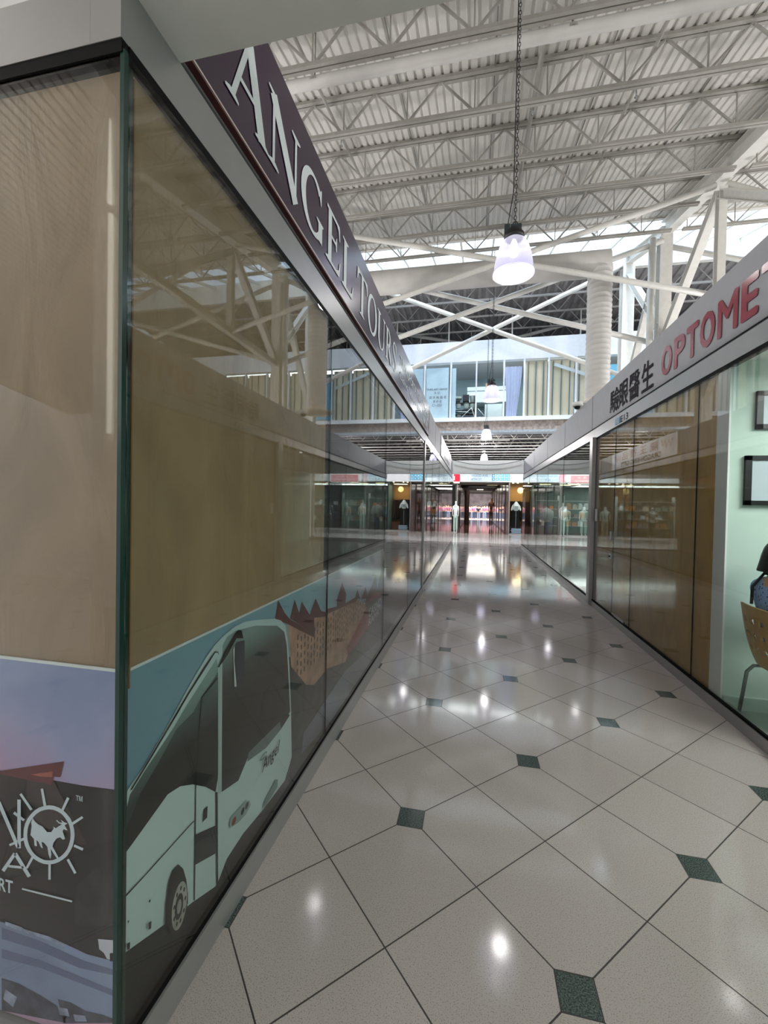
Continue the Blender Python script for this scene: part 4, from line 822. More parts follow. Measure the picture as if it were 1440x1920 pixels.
SNOW={'dark':[(-1.268,0.789),(-1.089,0.791),(-0.994,0.792),(-0.891,0.797),(-0.887,0.343),(-0.978,0.341),(-1.099,0.36),(-1.266,0.362)],
'snow':[(-1.266,0.362),(-1.099,0.36),(-0.978,0.341),(-0.887,0.343),(-0.885,0.181),(-1.264,0.074)],
'snow_shadow':[[(-1.266,0.348),(-1.131,0.341),(-0.99,0.322),(-0.893,0.321),(-0.892,0.306),(-1.003,0.298),(-1.144,0.314),(-1.265,0.315)],[(-1.265,0.287),(-1.131,0.288),(-0.886,0.266),(-0.886,0.25),(-1.131,0.266),(-1.265,0.26)]],
'rocks':[[(-1.265,0.204),(-1.204,0.204),(-1.13,0.19),(-1.078,0.177),(-1.04,0.161),(-1.046,0.136),(-1.264,0.074)],[(-1.072,0.195),(-1.027,0.197),(-0.983,0.187),(-0.928,0.192),(-0.888,0.19),(-0.888,0.18),(-1.052,0.134)]],
'rock_light':[[(-1.252,0.368),(-1.191,0.365),(-1.198,0.354),(-1.252,0.357)],[(-1.188,0.361),(-1.105,0.361),(-1.047,0.351),(-1.054,0.344),(-1.131,0.352),(-1.188,0.352)],[(-1.072,0.174),(-1.04,0.177),(-1.033,0.158),(-1.065,0.154)],[(-1.021,0.167),(-0.983,0.174),(-0.977,0.16),(-1.014,0.15)],[(-1.251,0.175),(-1.21,0.164),(-1.224,0.132),(-1.258,0.145)]],
'house_roof':[(-1.268,0.791),(-1.056,0.848),(-1.068,0.804),(-1.088,0.802),(-1.098,0.775),(-1.108,0.779),(-1.268,0.781)],
'house_gable':[(-1.167,0.796),(-1.092,0.816),(-1.094,0.8),(-1.134,0.796)],
'house_front':[(-1.18,0.789),(-1.089,0.791),(-0.981,0.638),(-1.005,0.631),(-1.043,0.658),(-1.179,0.655)],
'trees':[(-1.017,0.474),(-1.005,0.529),(-0.98,0.55),(-0.95,0.587),(-0.925,0.561),(-0.889,0.579),(-0.888,0.441),(-1.016,0.411)],
'pickup':[(-0.942,0.393),(-0.887,0.402),(-0.887,0.346),(-0.914,0.347),(-0.923,0.36),(-0.938,0.367)],
'pickup_wheel':[(-0.905,0.364),(-0.887,0.37),(-0.887,0.346),(-0.904,0.343)],
'ring_out':[(-1.018,0.657),(-1.02,0.642),(-1.024,0.626),(-1.032,0.611),(-1.042,0.596),(-1.055,0.584),(-1.069,0.574),(-1.085,0.566),(-1.101,0.561),(-1.118,0.559),(-1.134,0.561),(-1.149,0.565),(-1.162,0.573),(-1.173,0.583),(-1.182,0.596),(-1.187,0.61),(-1.188,0.626),(-1.187,0.642),(-1.182,0.659),(-1.174,0.674),(-1.163,0.688),(-1.15,0.701),(-1.135,0.711),(-1.119,0.718),(-1.102,0.723),(-1.086,0.724),(-1.07,0.722),(-1.056,0.717),(-1.043,0.709),(-1.032,0.699),(-1.025,0.687),(-1.02,0.673)],
'ring_in':[(-1.031,0.655),(-1.032,0.641),(-1.036,0.628),(-1.042,0.614),(-1.051,0.602),(-1.062,0.591),(-1.074,0.583),(-1.087,0.576),(-1.101,0.572),(-1.116,0.57),(-1.129,0.572),(-1.142,0.576),(-1.153,0.582),(-1.162,0.591),(-1.169,0.602),(-1.174,0.615),(-1.175,0.628),(-1.174,0.643),(-1.17,0.657),(-1.163,0.67),(-1.154,0.682),(-1.143,0.693),(-1.13,0.702),(-1.116,0.708),(-1.102,0.712),(-1.088,0.713),(-1.075,0.711),(-1.062,0.707),(-1.052,0.7),(-1.043,0.691),(-1.036,0.681),(-1.032,0.668)],
'rays':[[(-1.111,0.721),(-1.122,0.766),(-1.13,0.763),(-1.12,0.718)],[(-1.058,0.709),(-1.035,0.753),(-1.043,0.755),(-1.065,0.711)],[(-1.025,0.682),(-0.99,0.708),(-0.995,0.712),(-1.03,0.687)],[(-1.021,0.625),(-0.992,0.62),(-0.989,0.627),(-1.018,0.632)],[(-1.043,0.585),(-1.018,0.552),(-1.011,0.557),(-1.036,0.59)],[(-1.103,0.562),(-1.103,0.519),(-1.095,0.521),(-1.095,0.564)],[(-1.155,0.58),(-1.18,0.536),(-1.173,0.535),(-1.147,0.578)],[(-1.187,0.619),(-1.238,0.591),(-1.234,0.586),(-1.184,0.613)],[(-1.183,0.67),(-1.218,0.686),(-1.224,0.679),(-1.189,0.664)],[(-1.157,0.703),(-1.195,0.741),(-1.202,0.736),(-1.165,0.698)]],
'letters':[[(-1.28,0.701),(-1.211,0.585),(-1.2,0.591),(-1.268,0.706)],[(-1.209,0.721),(-1.208,0.586),(-1.196,0.588),(-1.197,0.723)],[(-1.253,0.51),(-1.211,0.568),(-1.221,0.571),(-1.263,0.514)],[(-1.221,0.566),(-1.172,0.511),(-1.161,0.518),(-1.21,0.573)],[(-1.239,0.526),(-1.187,0.532),(-1.186,0.539),(-1.239,0.533)],[(-1.192,0.473),(-1.025,0.474),(-1.024,0.479),(-1.191,0.478)]],
'deer':[(-1.156,0.679),(-1.148,0.671),(-1.137,0.665),(-1.123,0.662),(-1.107,0.649),(-1.093,0.652),(-1.085,0.664),(-1.088,0.668),(-1.078,0.665),(-1.069,0.672),(-1.059,0.679),(-1.069,0.68),(-1.078,0.686),(-1.075,0.688),(-1.066,0.683),(-1.057,0.684),(-1.063,0.691),(-1.05,0.686),(-1.04,0.685),(-1.05,0.678),(-1.04,0.666),(-1.053,0.667),(-1.056,0.661),(-1.048,0.642),(-1.055,0.638),(-1.065,0.643),(-1.076,0.637),(-1.086,0.624),(-1.089,0.613),(-1.078,0.599),(-1.067,0.584),(-1.072,0.581),(-1.086,0.595),(-1.095,0.606),(-1.093,0.591),(-1.096,0.577),(-1.102,0.589),(-1.106,0.609),(-1.117,0.618),(-1.126,0.619),(-1.121,0.602),(-1.128,0.604),(-1.136,0.617),(-1.143,0.621),(-1.141,0.604),(-1.149,0.604),(-1.151,0.622),(-1.163,0.631),(-1.159,0.658),(-1.161,0.666)]}

# ---------------------------------------------------------------- bus poster behind the long glass
XP = XL-0.018
bus = thing('bus_poster', 'wide printed poster of a pale tour coach and turreted hotel behind the left glass', 'poster', (XP, 2.5, 0.105))
fP = planeL(XP)
SKY = grad_mat('print_sky', 1, 0.9, 4.2, [(0.0, (122, 160, 180)), (0.35, (142, 182, 200)), (0.7, (170, 190, 210)), (1.0, (180, 166, 190))], 0.35)
MB().box(XP-0.003, XP, 0.93, 4.17, 0.11, 1.095).build('printed_sky', SKY, bus)
MB().box(XP-0.003, XP+0.0008, 0.93, 4.17, 1.093, 1.101).build('sheet_edge', mat('white_sheet_edge', (226, 232, 234), 0.5), bus)
lay = [0.0]
def flat(name, poly, material, parent, fn):
    lay[0] += 0.00025
    mb = MB(); polys = poly if isinstance(poly[0][0], tuple) or isinstance(poly[0], list) else [poly]
    from mathutils.geometry import tessellate_polygon
    for q in polys:
        q = [(min(max(a, LIM[0]), LIM[1]), min(max(b, LIM[2]), LIM[3])) for a, b in q]
        tri = tessellate_polygon([[Vector((a, b, 0)) for a, b in q]])
        mb.add([fn(a, b, lay[0]) for a, b in q], [tuple(x) for x in tri])
    return mb.build(name, material, parent)
LIM = (0.931, 4.169, 0.111, 1.094)
BODY = grad_mat('print_coach_body', 2, 0.1, 1.1, [(0.0, (206, 226, 226)), (0.5, (210, 230, 232)), (1.0, (196, 220, 226))], 0.35)
PD = mat('print_black', (20, 18, 20), 0.4); PD2 = mat('print_dark_grey', (44, 44, 46), 0.4, noise=0.15, nscale=3); PG = mat('print_grey', (112, 124, 126), 0.4)
flat('printed_ground', [(0.93, 0.11), (4.17, 0.11), (4.17, 0.30), (2.6, 0.40), (1.9, 0.55), (0.93, 0.5)], PD, bus, fP)
flat('printed_trees', BUS['trees'], mat('print_trees', (58, 56, 54), 0.4, noise=0.6, nscale=16), bus, fP)
flat('printed_road', BUS['road'], grad_mat('print_road', 2, 0.1, 0.4, [(0.0, (72, 76, 96)), (1.0, (120, 122, 146))], 0.35), bus, fP)
flat('printed_hotel_wall', BUS['hotel_wall'], mat('print_stone', (188, 146, 122), 0.4, noise=0.35, nscale=11), bus, fP)
wb = MB()
for k in range(34):
    y = 2.05+k*0.048; zt_ = 0.86-0.06*(k/34)-(0.02 if k % 3 else 0.0)
    zb_ = 0.60 if y < 3.0 else 0.62+0.08*(y-3.0)
    for z in [zt_-0.045*j for j in range(5)]:
        if z-0.02 > zb_: wb.box(XP+0.0012, XP+0.0016, y, y+0.014, z-0.026, z)
wb.build('printed_windows', mat('print_window', (60, 44, 44), 0.4), bus)
lay[0] = 0.0018
flat('printed_hotel_roofs', BUS['hotel_roofs'], mat('print_maroon', (96, 48, 50), 0.4, noise=0.25, nscale=8), bus, fP)
flat('printed_red_roof', BUS['red_roof'], mat('print_red', (150, 62, 66), 0.4, noise=0.3, nscale=8), bus, fP)
flat('printed_dark_roof', BUS['dark_roof'], mat('print_slate', (84, 78, 84), 0.4), bus, fP)
WHP = mat('print_white', (232, 236, 238), 0.4)
text_obj('printed_lettering', 'CASINO', WHP, bus, planeL(XP+0.0022), 3.60, 0.545, 4.11, 0.625, t=0.0005)
text_obj('printed_lettering', 'RAMA', WHP, bus, planeL(XP+0.0022), 3.60, 0.475, 4.02, 0.535, t=0.0005)
flat('printed_coach_body', BUS['bus_body'], BODY, bus, fP)
flat('printed_side_shade', BUS['side_shade'], grad_mat('print_side_shade', 2, 0.45, 1.0, [(0.0, (32, 32, 34)), (0.5, (60, 68, 68)), (1.0, (150, 184, 182))], 0.35), bus, fP)
flat('printed_side_window', BUS['side_window'], grad_mat('print_side_window', 2, 0.4, 1.0, [(0.0, (24, 22, 24)), (0.6, (40, 40, 42)), (1.0, (110, 136, 134))], 0.35), bus, fP)
flat('printed_windscreen', BUS['windscreen'], grad_mat('print_windscreen', 2, 0.45, 1.02, [(0.0, (28, 26, 27)), (0.55, (42, 38, 38)), (0.8, (74, 78, 80)), (1.0, (140, 164, 166))], 0.3), bus, fP)
flat('printed_dash', BUS['dash'], PD2, bus, fP); flat('printed_dash_highlight', BUS['dash2'], PG, bus, fP)
flat('printed_pillar', BUS['pillar'], mat('print_pillar', (186, 204, 204), 0.4), bus, fP)
flat('printed_door_panel', BUS['door_panel'], PD2, bus, fP)
for nm in ('door_gap', 'door_edge', 'door_handle', 'trim_line', 'roof_line'): flat('printed_'+nm, BUS[nm], PD, bus, fP)
flat('printed_wiper', BUS['wiper'], PD, bus, fP)
flat('printed_mirror', BUS['mirror'], mat('print_mirror', (60, 62, 76), 0.4), bus, fP); flat('printed_mirror_edge', BUS['mirror_edge'], WHP, bus, fP); flat('printed_mirror_arm', BUS['mirror_arm'], PD, bus, fP)
flat('printed_wheel_arch', BUS['arch'], PD, bus, fP); flat('printed_tyre', BUS['tyre'], mat('print_tyre', (40, 35, 37), 0.4), bus, fP)
hc, hl, ht_ = BUS['hubcap']
ry, rz = abs(hc[0]-hl[0])*1.15, abs(ht_[1]-hc[1])*0.92
def ell(cy, cz, a, b, n=28): return [(cy+a*math.cos(2*math.pi*i/n), cz+b*math.sin(2*math.pi*i/n)) for i in range(n)]
HG = mat('print_alloy', (176, 172, 168), 0.4, noise=0.25, nscale=30)
flat('printed_wheel_rim', ell(hc[0], hc[1], ry, rz), HG, bus, fP)
flat('printed_wheel_hub', ell(hc[0]-0.003, hc[1], ry*0.55, rz*0.55), PD2, bus, fP)
flat('printed_wheel_slots', [ell(hc[0]+ry*0.74*math.cos(R(a)), hc[1]+rz*0.74*math.sin(R(a)), ry*0.12, rz*0.10, 8) for a in range(0, 360, 40)], PD, bus, fP)
flat('printed_wheel_cap', ell(hc[0]-0.003, hc[1], ry*0.3, rz*0.3), HG, bus, fP)
flat('printed_lamp_cluster', BUS['lamp_cluster'], mat('print_lamp_grey', (150, 172, 168), 0.4), bus, fP)
flat('printed_lamps', [ell(1.455, 0.317, 0.016, 0.014, 14)], mat('print_lamp_red', (150, 60, 56), 0.4), bus, fP)
flat('printed_lamps', [ell(1.518, 0.311, 0.014, 0.013, 14), ell(1.55, 0.311, 0.014, 0.013, 14)], PD2, bus, fP)
flat('printed_bumper_recess', BUS['bumper'], mat('print_recess', (120, 148, 148), 0.4), bus, fP); flat('printed_hatches', BUS['squares'], PD2, bus, fP)
text_obj('printed_logo', 'Angel', PD, bus, planeL(XP+lay[0]+0.0004), 1.665, 0.352, 1.825, 0.425, t=0.0004, slant=0.25, bold=0.01)
hb = MB(); stroke(hb, ell(1.685, 0.437, 0.028, 0.008, 20)+[(1.713, 0.437)], 0.0035, planeL(XP+lay[0]+0.0006), 0); hb.build('printed_halo', PD, bus)

# ---------------------------------------------------------------- winter poster on the front face
YP = 0.915
sn = thing('winter_poster', 'dark and lilac poster with a deer in a white sunburst ring, front face', 'poster', (-2.2, YP, 0.1))
fW = planeF(YP)
LIM = (-3.5, XL-0.019, 0.111, 1.105); lay[0] = 0
MB().box(-3.5, XL-0.019, YP, YP+0.003, 0.11, 1.106).build('printed_sky', grad_mat('print_dusk', 2, 0.6, 1.15, [(0.0, (196, 152, 180)), (0.35, (186, 160, 196)), (0.65, (166, 168, 206)), (1.0, (134, 150, 190))], 0.35, streak=0.9), sn)
MB().box(-3.5, XL-0.019, YP-0.0008, YP+0.003, 1.104, 1.112).build('sheet_edge', mat('white_sheet_edge', (226, 232, 234), 0.5), sn)
def ext(p, lo):   # continue an outline leftwards out to the sheet's end
    return p
dk = SNOW['dark']; flat('printed_valley', dk+[(-3.5, dk[-1][1]), (-3.5, dk[0][1])], mat('print_valley', (24, 20, 26), 0.4, noise=0.2, nscale=5), sn, fW)
swp = SNOW['snow']; flat('printed_snow', [(-3.5, swp[0][1])]+swp+[(-3.5, swp[-1][1])], mat('print_snow', (140, 154, 188), 0.4, noise=0.18, nscale=6), sn, fW)
flat('printed_snow_shadow', SNOW['snow_shadow'], mat('print_snow_shadow', (106, 114, 148), 0.4), sn, fW)
flat('printed_rocks', SNOW['rocks'], mat('print_rocks', (66, 70, 88), 0.4, noise=0.6, nscale=26), sn, fW)
flat('printed_rock_light', SNOW['rock_light'], mat('print_rock_light', (150, 158, 182), 0.4, noise=0.5, nscale=30), sn, fW)
flat('printed_house_front', SNOW['house_front'], mat('print_house', (60, 50, 52), 0.4, noise=0.3, nscale=9), sn, fW)
hr = SNOW['house_roof']; flat('printed_house_roof', hr+[(-3.0, hr[0][1]-0.05), (-3.0, hr[0][1])], mat('print_house_roof', (104, 46, 54), 0.4, noise=0.2), sn, fW)
flat('printed_house_gable', SNOW['house_gable'], mat('print_gable', (176, 96, 84), 0.4, noise=0.3, nscale=20), sn, fW)
flat('printed_trees', SNOW['trees'], mat('print_fir', (40, 40, 46), 0.4, noise=0.5, nscale=30), sn, fW)
flat('printed_pickup', SNOW['pickup'], mat('print_pickup', (206, 208, 220), 0.4), sn, fW); flat('printed_pickup_wheel', SNOW['pickup_wheel'], PD, sn, fW)
ICE = mat('print_ice_white', (214, 226, 236), 0.4)
ro, ri = SNOW['ring_out'], SNOW['ring_in']; lay[0] += 0.0003; n = len(ro)
MB().add([fW(a, b, lay[0]) for a, b in ro+ri], [(i, (i+1) % n, n+(i+1) % n, n+i) for i in range(n)]).build('printed_ring', ICE, sn)
flat('printed_rays', SNOW['rays'], ICE, sn, fW); flat('printed_letter_strokes', SNOW['letters'], ICE, sn, fW); flat('printed_deer', SNOW['deer'], ICE, sn, fW)
text_obj('printed_lettering', 'RESORT', ICE, sn, planeF(YP-lay[0]-0.0004), -1.372, 0.455, -1.222, 0.492, t=0.0003, bold=0.02)
text_obj('printed_mark', '™', ICE, sn, planeF(YP-lay[0]-0.0004), -1.013, 0.752, -0.992, 0.766, t=0.0003)

# ---------------------------------------------------------------- waiting room: frames, chair, person
for x0, x1, z0, z1, lab in ((2.01, 2.42, 1.60, 1.975, 'larger black picture frame at head height on the pale partition'), (2.072, 2.40, 2.175, 2.46, 'black picture frame higher on the pale partition')):
    t = thing('picture_frame', lab, 'picture frame', ((x0+x1)/2, 3.70, z0))
    MB().box(x0, x1, 3.69, 3.715, z1-0.035, z1).box(x0, x1, 3.69, 3.715, z0, z0+0.035).box(x0, x0+0.042, 3.69, 3.715, z0, z1).box(x1-0.042, x1, 3.69, 3.715, z0, z1).build('frame', BLACK, t)
    MB().box(x0+0.04, x1-0.04, 3.700, 3.712, z0+0.03, z1-0.03).build('print', mat('pale_print', (196, 208, 216), 0.4), t)
ch = thing('waiting_chair', 'bent plywood chair with round holes and steel tube legs against the right glass', 'chair', (2.2, 3.36, 0.03))
PLY = mat('honey_plywood', (188, 150, 92), 0.45, noise=0.12, nscale=14)
STEEL = mat('grey_steel_tube', (122, 132, 130), 0.3, metal=0.6)
# backrest: curved shell facing +x, holes cut with a boolean-free grid
def shell(nu, nv, fn, thick, holes):
    vs = []; fs = []
    for j in range(nv+1):
        for i in range(nu+1): vs.append(Vector(fn(i/nu, j/nv)))
    for j in range(nv):
        for i in range(nu):
            u, v = (i+0.5)/nu, (j+0.5)/nv
            if any(((u-hu)/ru)**2+((v-hv)/rv)**2 < 1 for hu, hv, ru, rv in holes): continue
            a = j*(nu+1)+i; fs.append((a, a+1, a+nu+2, a+nu+1))
    return vs, fs
def solid(name, vs, fs, thick, material, parent):
    mb = MB(); mb.add(vs, fs, True); o = mb.build(name, material, parent)
    md = o.modifiers.new('thickness', 'SOLIDIFY'); md.thickness = thick; md.offset = 0
    return o
holes = [(u, v, 0.052, 0.055) for u in (0.15, 0.38, 0.62, 0.85) for v in (0.30, 0.52, 0.75)]
def backfn(u, v):
    wv = 0.40*(0.86+0.14*v); y = 3.36+(u-0.5)*wv; bend = 0.035*(1-(2*u-1)**2)
    z = 0.46+0.43*v; x = 1.985-0.045*v-bend*0.7+0.05*(1-v)**3
    return (x, y, z)
vs, fs = shell(44, 44, backfn, 0.012, holes); solid('backrest', vs, fs, 0.012, PLY, ch)
def seatfn(u, v): return (2.03+0.40*v, 3.36+(u-0.5)*0.42, 0.455+0.015*(2*u-1)**2-0.02*v*v+0.03*(1-v)**4)
vs, fs = shell(16, 16, seatfn, 0.012, []); solid('seat', vs, fs, 0.014, PLY, ch)
for sy in (-1, 1):
    yy = 3.36+sy*0.17
    MB().tube([(2.10, yy, 0.44), (2.02, yy+sy*0.015, 0.43), (1.985, yy+sy*0.025, 0.38), (1.955, yy+sy*0.05, 0.045)], 0.012, 10).build('leg', STEEL, ch)
    MB().tube([(2.30, yy, 0.43), (2.38, yy+sy*0.015, 0.42), (2.41, yy+sy*0.025, 0.37), (2.44, yy+sy*0.05, 0.045)], 0.012, 10).build('leg', STEEL, ch)
MB().tube([(2.06, 3.19, 0.44), (2.06, 3.53, 0.44)], 0.011, 8).tube([(2.34, 3.19, 0.43), (2.34, 3.53, 0.43)], 0.011, 8).build('seat_frame', STEEL, ch)

def skin(name, joints, edges, material, parent, sub=2, root=0):
    me = bpy.data.meshes.new(name); me.from_pydata([j[:3] for j in joints], edges, [])
    o = bpy.data.objects.new(name, me); COL.objects.link(o)
    o.modifiers.new('skin', 'SKIN'); o.modifiers.new('sub', 'SUBSURF').levels = sub
    o.modifiers['sub'].render_levels = sub
    for i, j in enumerate(joints):
        r = j[3]; r = r if isinstance(r, tuple) else (r, r); me.skin_vertices[0].data[i].radius = r; me.skin_vertices[0].data[i].use_root = (i == root)
    dg = bpy.context.evaluated_depsgraph_get(); dg.update()
    m2 = bpy.data.meshes.new_from_object(o.evaluated_get(dg)); bpy.data.objects.remove(o)
    for p in m2.polygons: p.use_smooth = True
    m2.materials.clear(); m2.materials.append(material)
    o2 = bpy.data.objects.new(name, m2); COL.objects.link(o2)
    if parent is not None: o2.parent = parent; o2.location = -wloc(parent)
    return o2
SK = mat('skin', (206, 160, 134), 0.5); HAIRM = mat('black_hair', (20, 17, 18), 0.5)
ps = thing('person', 'seated person seen from behind, black bobbed hair, blue dotted shirt, black shoulder strap', 'person', (2.2, 3.36, 0.03))
# faces +x, sits on the plywood chair
J = [(2.14, 3.36, 0.53, (0.13, 0.10)), (2.10, 3.36, 0.70, (0.13, 0.10)), (2.06, 3.36, 0.90, (0.15, 0.10)), (2.06, 3.37, 1.05, (0.12, 0.08)), (2.08, 3.38, 1.13, 0.045), (2.10, 3.39, 1.21, 0.06), (2.105, 3.40, 1.28, 0.085),
     (2.06, 3.53, 1.03, 0.048), (2.12, 3.58, 0.82, 0.042), (2.32, 3.54, 0.74, 0.032), (2.40, 3.50, 0.72, 0.02),
     (2.06, 3.20, 1.03, 0.048), (2.12, 3.14, 0.82, 0.042), (2.32, 3.20, 0.74, 0.032), (2.40, 3.23, 0.72, 0.02),
     (2.22, 3.45, 0.53, 0.085), (2.55, 3.47, 0.52, 0.062), (2.56, 3.47, 0.28, 0.048), (2.55, 3.47, 0.09, 0.038), (2.67, 3.48, 0.065, 0.03),
     (2.22, 3.27, 0.53, 0.085), (2.55, 3.25, 0.52, 0.062), (2.56, 3.25, 0.28, 0.048), (2.55, 3.25, 0.09, 0.038), (2.67, 3.24, 0.065, 0.03)]
Ed = [(0, 1), (1, 2), (2, 3), (3, 4), (4, 5), (5, 6), (3, 7), (7, 8), (8, 9), (9, 10), (3, 11), (11, 12), (12, 13), (13, 14), (0, 15), (15, 16), (16, 17), (17, 18), (18, 19), (0, 20), (20, 21), (21, 22), (22, 23), (23, 24)]
for sy, h in ((1, (2.40, 3.50)), (-1, (2.40, 3.23))):
    base = 10 if sy > 0 else 14
    for k in range(4):
        dy = (k-1.5)*0.018; i0 = len(J)
        J += [(h[0]+0.045, h[1]+dy, 0.715, 0.009), (h[0]+0.075, h[1]+dy*1.1, 0.70, 0.0075), (h[0]+0.085, h[1]+dy*1.1, 0.685, 0.006)]; Ed += [(base, i0), (i0, i0+1), (i0+1, i0+2)]
    i0 = len(J); J += [(h[0]+0.02, h[1]-sy*0.035, 0.71, 0.009), (h[0]+0.045, h[1]-sy*0.045, 0.70, 0.008)]; Ed += [(base, i0), (i0, i0+1)]
skin('body', J, Ed, SK, ps)
# face features on the +x side
MB().lathe([(0.001, 0.018), (0.010, 0.010), (0.012, -0.004), (0.001, -0.012)], (2.19, 3.40, 1.26), 10).build('nose', SK, ps)
MB().tube([(2.178, 3.385, 1.225), (2.184, 3.40, 1.223), (2.178, 3.415, 1.225)], 0.004, 6).build('mouth', mat('lips', (170, 96, 88), 0.5), ps)
MB().lathe([(0.001, 0.008), (0.008, 0), (0.001, -0.008)], (2.178, 3.375, 1.285), 10).lathe([(0.001, 0.008), (0.008, 0), (0.001, -0.008)], (2.178, 3.425, 1.285), 10).build('eyes', BLACK, ps)
hb = MB(); vs = []; nn = 28; mm = 14
for j in range(mm+1):
    ph = math.pi*0.02+ (math.pi*0.66)*j/mm
    for i in range(nn+1):
        th = R(52)+(R(308)-R(52))*i/nn
        rr = 0.108*math.sin(min(ph, R(95)))+(0.006*(j-9) if j > 9 else 0)
        wob = 1+0.02*math.sin(i*2.1)
        vs.append((2.095+rr*math.cos(th)*wob, 3.39+rr*math.sin(th)*0.92*wob, 1.255+0.108*math.cos(ph)-(0.012*(j-9) if j > 9 else 0)))
hb.add(vs, [(j*(nn+1)+i, j*(nn+1)+i+1, (j+1)*(nn+1)+i+1, (j+1)*(nn+1)+i) for j in range(mm) for i in range(nn)], True)
ho = hb.build('hair', HAIRM, ps); md = ho.modifiers.new('thickness', 'SOLIDIFY'); md.thickness = 0.02; md.offset = 0
fr_ = MB(); fr_.lathe([(0.001, 0.035), (0.05, 0.03), (0.088, 0.0), (0.094, -0.03)], (2.108, 3.39, 1.352), 24); fr_.build('fringe', HAIRM, ps)
def dot_mat():
    mt, nt, b = node_mat('dotted_shirt'); N = nt.nodes.new; L = nt.links.new
    t = N('ShaderNodeTexCoord'); v = N('ShaderNodeTexVoronoi'); v.inputs['Scale'].default_value = 42; L(t.outputs['Object'], v.inputs['Vector'])
    r = N('ShaderNodeValToRGB'); r.color_ramp.interpolation = 'CONSTANT'; L(v.outputs['Distance'], r.inputs[0])
    r.color_ramp.elements[0].color = (*lin((50, 70, 130)), 1); r.color_ramp.elements[1].position = 0.26; r.color_ramp.elements[1].color = (*lin((150, 176, 222)), 1)
    L(r.outputs[0], b.inputs['Base Color']); b.inputs['Roughness'].default_value = 0.8; return mt
SJ = [(2.13, 3.36, 0.52, (0.15, 0.12)), (2.09, 3.36, 0.72, (0.15, 0.12)), (2.055, 3.36, 0.92, (0.175, 0.115)), (2.06, 3.37, 1.04, (0.15, 0.095)), (2.08, 3.38, 1.115, 0.06),
      (2.055, 3.535, 1.02, 0.066), (2.12, 3.59, 0.82, 0.056), (2.28, 3.555, 0.755, 0.046), (2.055, 3.195, 1.02, 0.066), (2.12, 3.13, 0.82, 0.056), (2.28, 3.185, 0.755, 0.046)]
skin('shirt', SJ, [(0, 1), (1, 2), (2, 3), (3, 4), (3, 5), (5, 6), (6, 7), (3, 8), (8, 9), (9, 10)], dot_mat(), ps)
TJ = [(2.15, 3.36, 0.53, (0.15, 0.11)), (2.23, 3.45, 0.54, 0.098), (2.55, 3.47, 0.53, 0.076), (2.56, 3.47, 0.28, 0.062), (2.555, 3.47, 0.11, 0.054), (2.23, 3.27, 0.54, 0.098), (2.55, 3.25, 0.53, 0.076), (2.56, 3.25, 0.28, 0.062), (2.555, 3.25, 0.11, 0.054)]
skin('trousers', TJ, [(0, 1), (1, 2), (2, 3), (3, 4), (0, 5), (5, 6), (6, 7), (7, 8)], mat('navy_trousers', (40, 44, 62), 0.8), ps)
for yy in (3.47, 3.25): MB().box(2.50, 2.72, yy-0.042, yy+0.042, 0.03, 0.09).build('shoe', BLACK, ps)
tag(MB().tube([(2.13, 3.47, 1.09), (2.03, 3.48, 1.115), (1.955, 3.47, 1.02), (1.935, 3.44, 0.90)], 0.010, 8).build('shoulder_strap', BLACK, ps), 'black bag strap')

# ---------------------------------------------------------------- far shopfront things
st = thing('street_sign', 'white hanging sign with blue street-name lettering and a grid of blue icons above the passage', 'sign', (0.5, YF-0.05, 3.0))
MB().box(-0.80, 2.03, YF-0.06, YF, 2.99, 3.45).build('sign_panel', mat('pale_blue_sign', (206, 224, 234), 0.5), st)
BL = mat('sign_blue_text', (86, 136, 170), 0.5); BL2 = mat('icon_blue', (34, 164, 206), 0.5)
fS = planeF(YF-0.062)
text_obj('lettering', 'HOLLYWOOD AVE.', BL, st, fS, -0.70, 3.27, 0.78, 3.41); text_obj('lettering', 'E 38TH ST.', BL, st, fS, -0.35, 3.05, 0.45, 3.19)
for r_ in range(2):
    for c_ in range(5):
        x = 1.0+c_*0.2; z = 3.25-r_*0.19
        f = MB().box(x, x+0.17, YF-0.068, YF-0.06, z, z+0.16).build('icon_tile', BL2, st)
        MB().lathe([(0.001, 0), (0.05, 0)], (0, 0, 0), 10)
        lay[0] = 0; LIM = (-99, 99, -99, 99); flat('icon', ell(x+0.085, z+0.08, 0.045, 0.045, 10), OFFW, f, planeF(YF-0.069))
rs = thing('red_blade_sign', 'small bright red sign at the left corner of the passage', 'sign', (-1.0, YF-0.1, 2.95))
MB().box(-1.16, -0.82, YF-0.16, YF-0.06, 2.98, 3.42).build('sign_panel', mat('bright_red', (226, 20, 50), 0.4), rs); MB().box(-1.16, -0.82, YF-0.17, YF-0.05, 2.88, 2.98).build('lower_edge', OFFW, rs)
MB().box(-1.15, -1.10, YF-0.165, YF-0.16, 3.05, 3.30).build('mark', OFFW, rs)
rs = thing('red_shop_sign', 'wide red sign with two lines of white lettering above the right far shop', 'sign', (5.9, YF-0.05, 2.9))
MB().box(5.15, 6.95, YF-0.08, YF, 2.86, 3.42).build('sign_panel', OFFW, rs); MB().box(5.2, 6.9, YF-0.09, YF-0.08, 2.94, 3.36).build('red_field', mat('sign_red', (190, 36, 62), 0.5), rs)
text_obj('lettering', '士 多 天 地', OFFW, rs, planeF(YF-0.092), 5.55, 3.18, 6.55, 3.31); text_obj('lettering', 'GOODWAY GIFTS', OFFW, rs, planeF(YF-0.092), 5.4, 3.0, 6.7, 3.12)
rs = thing('shop_name_sign', 'pale sign with teal lettering above the shop right of the boutique', 'sign', (4.2, YF-0.05, 2.9))
MB().box(3.45, 5.05, YF-0.06, YF, 2.99, 3.45).build('sign_panel', mat('pale_blue_sign', (206, 224, 234), 0.5), rs)
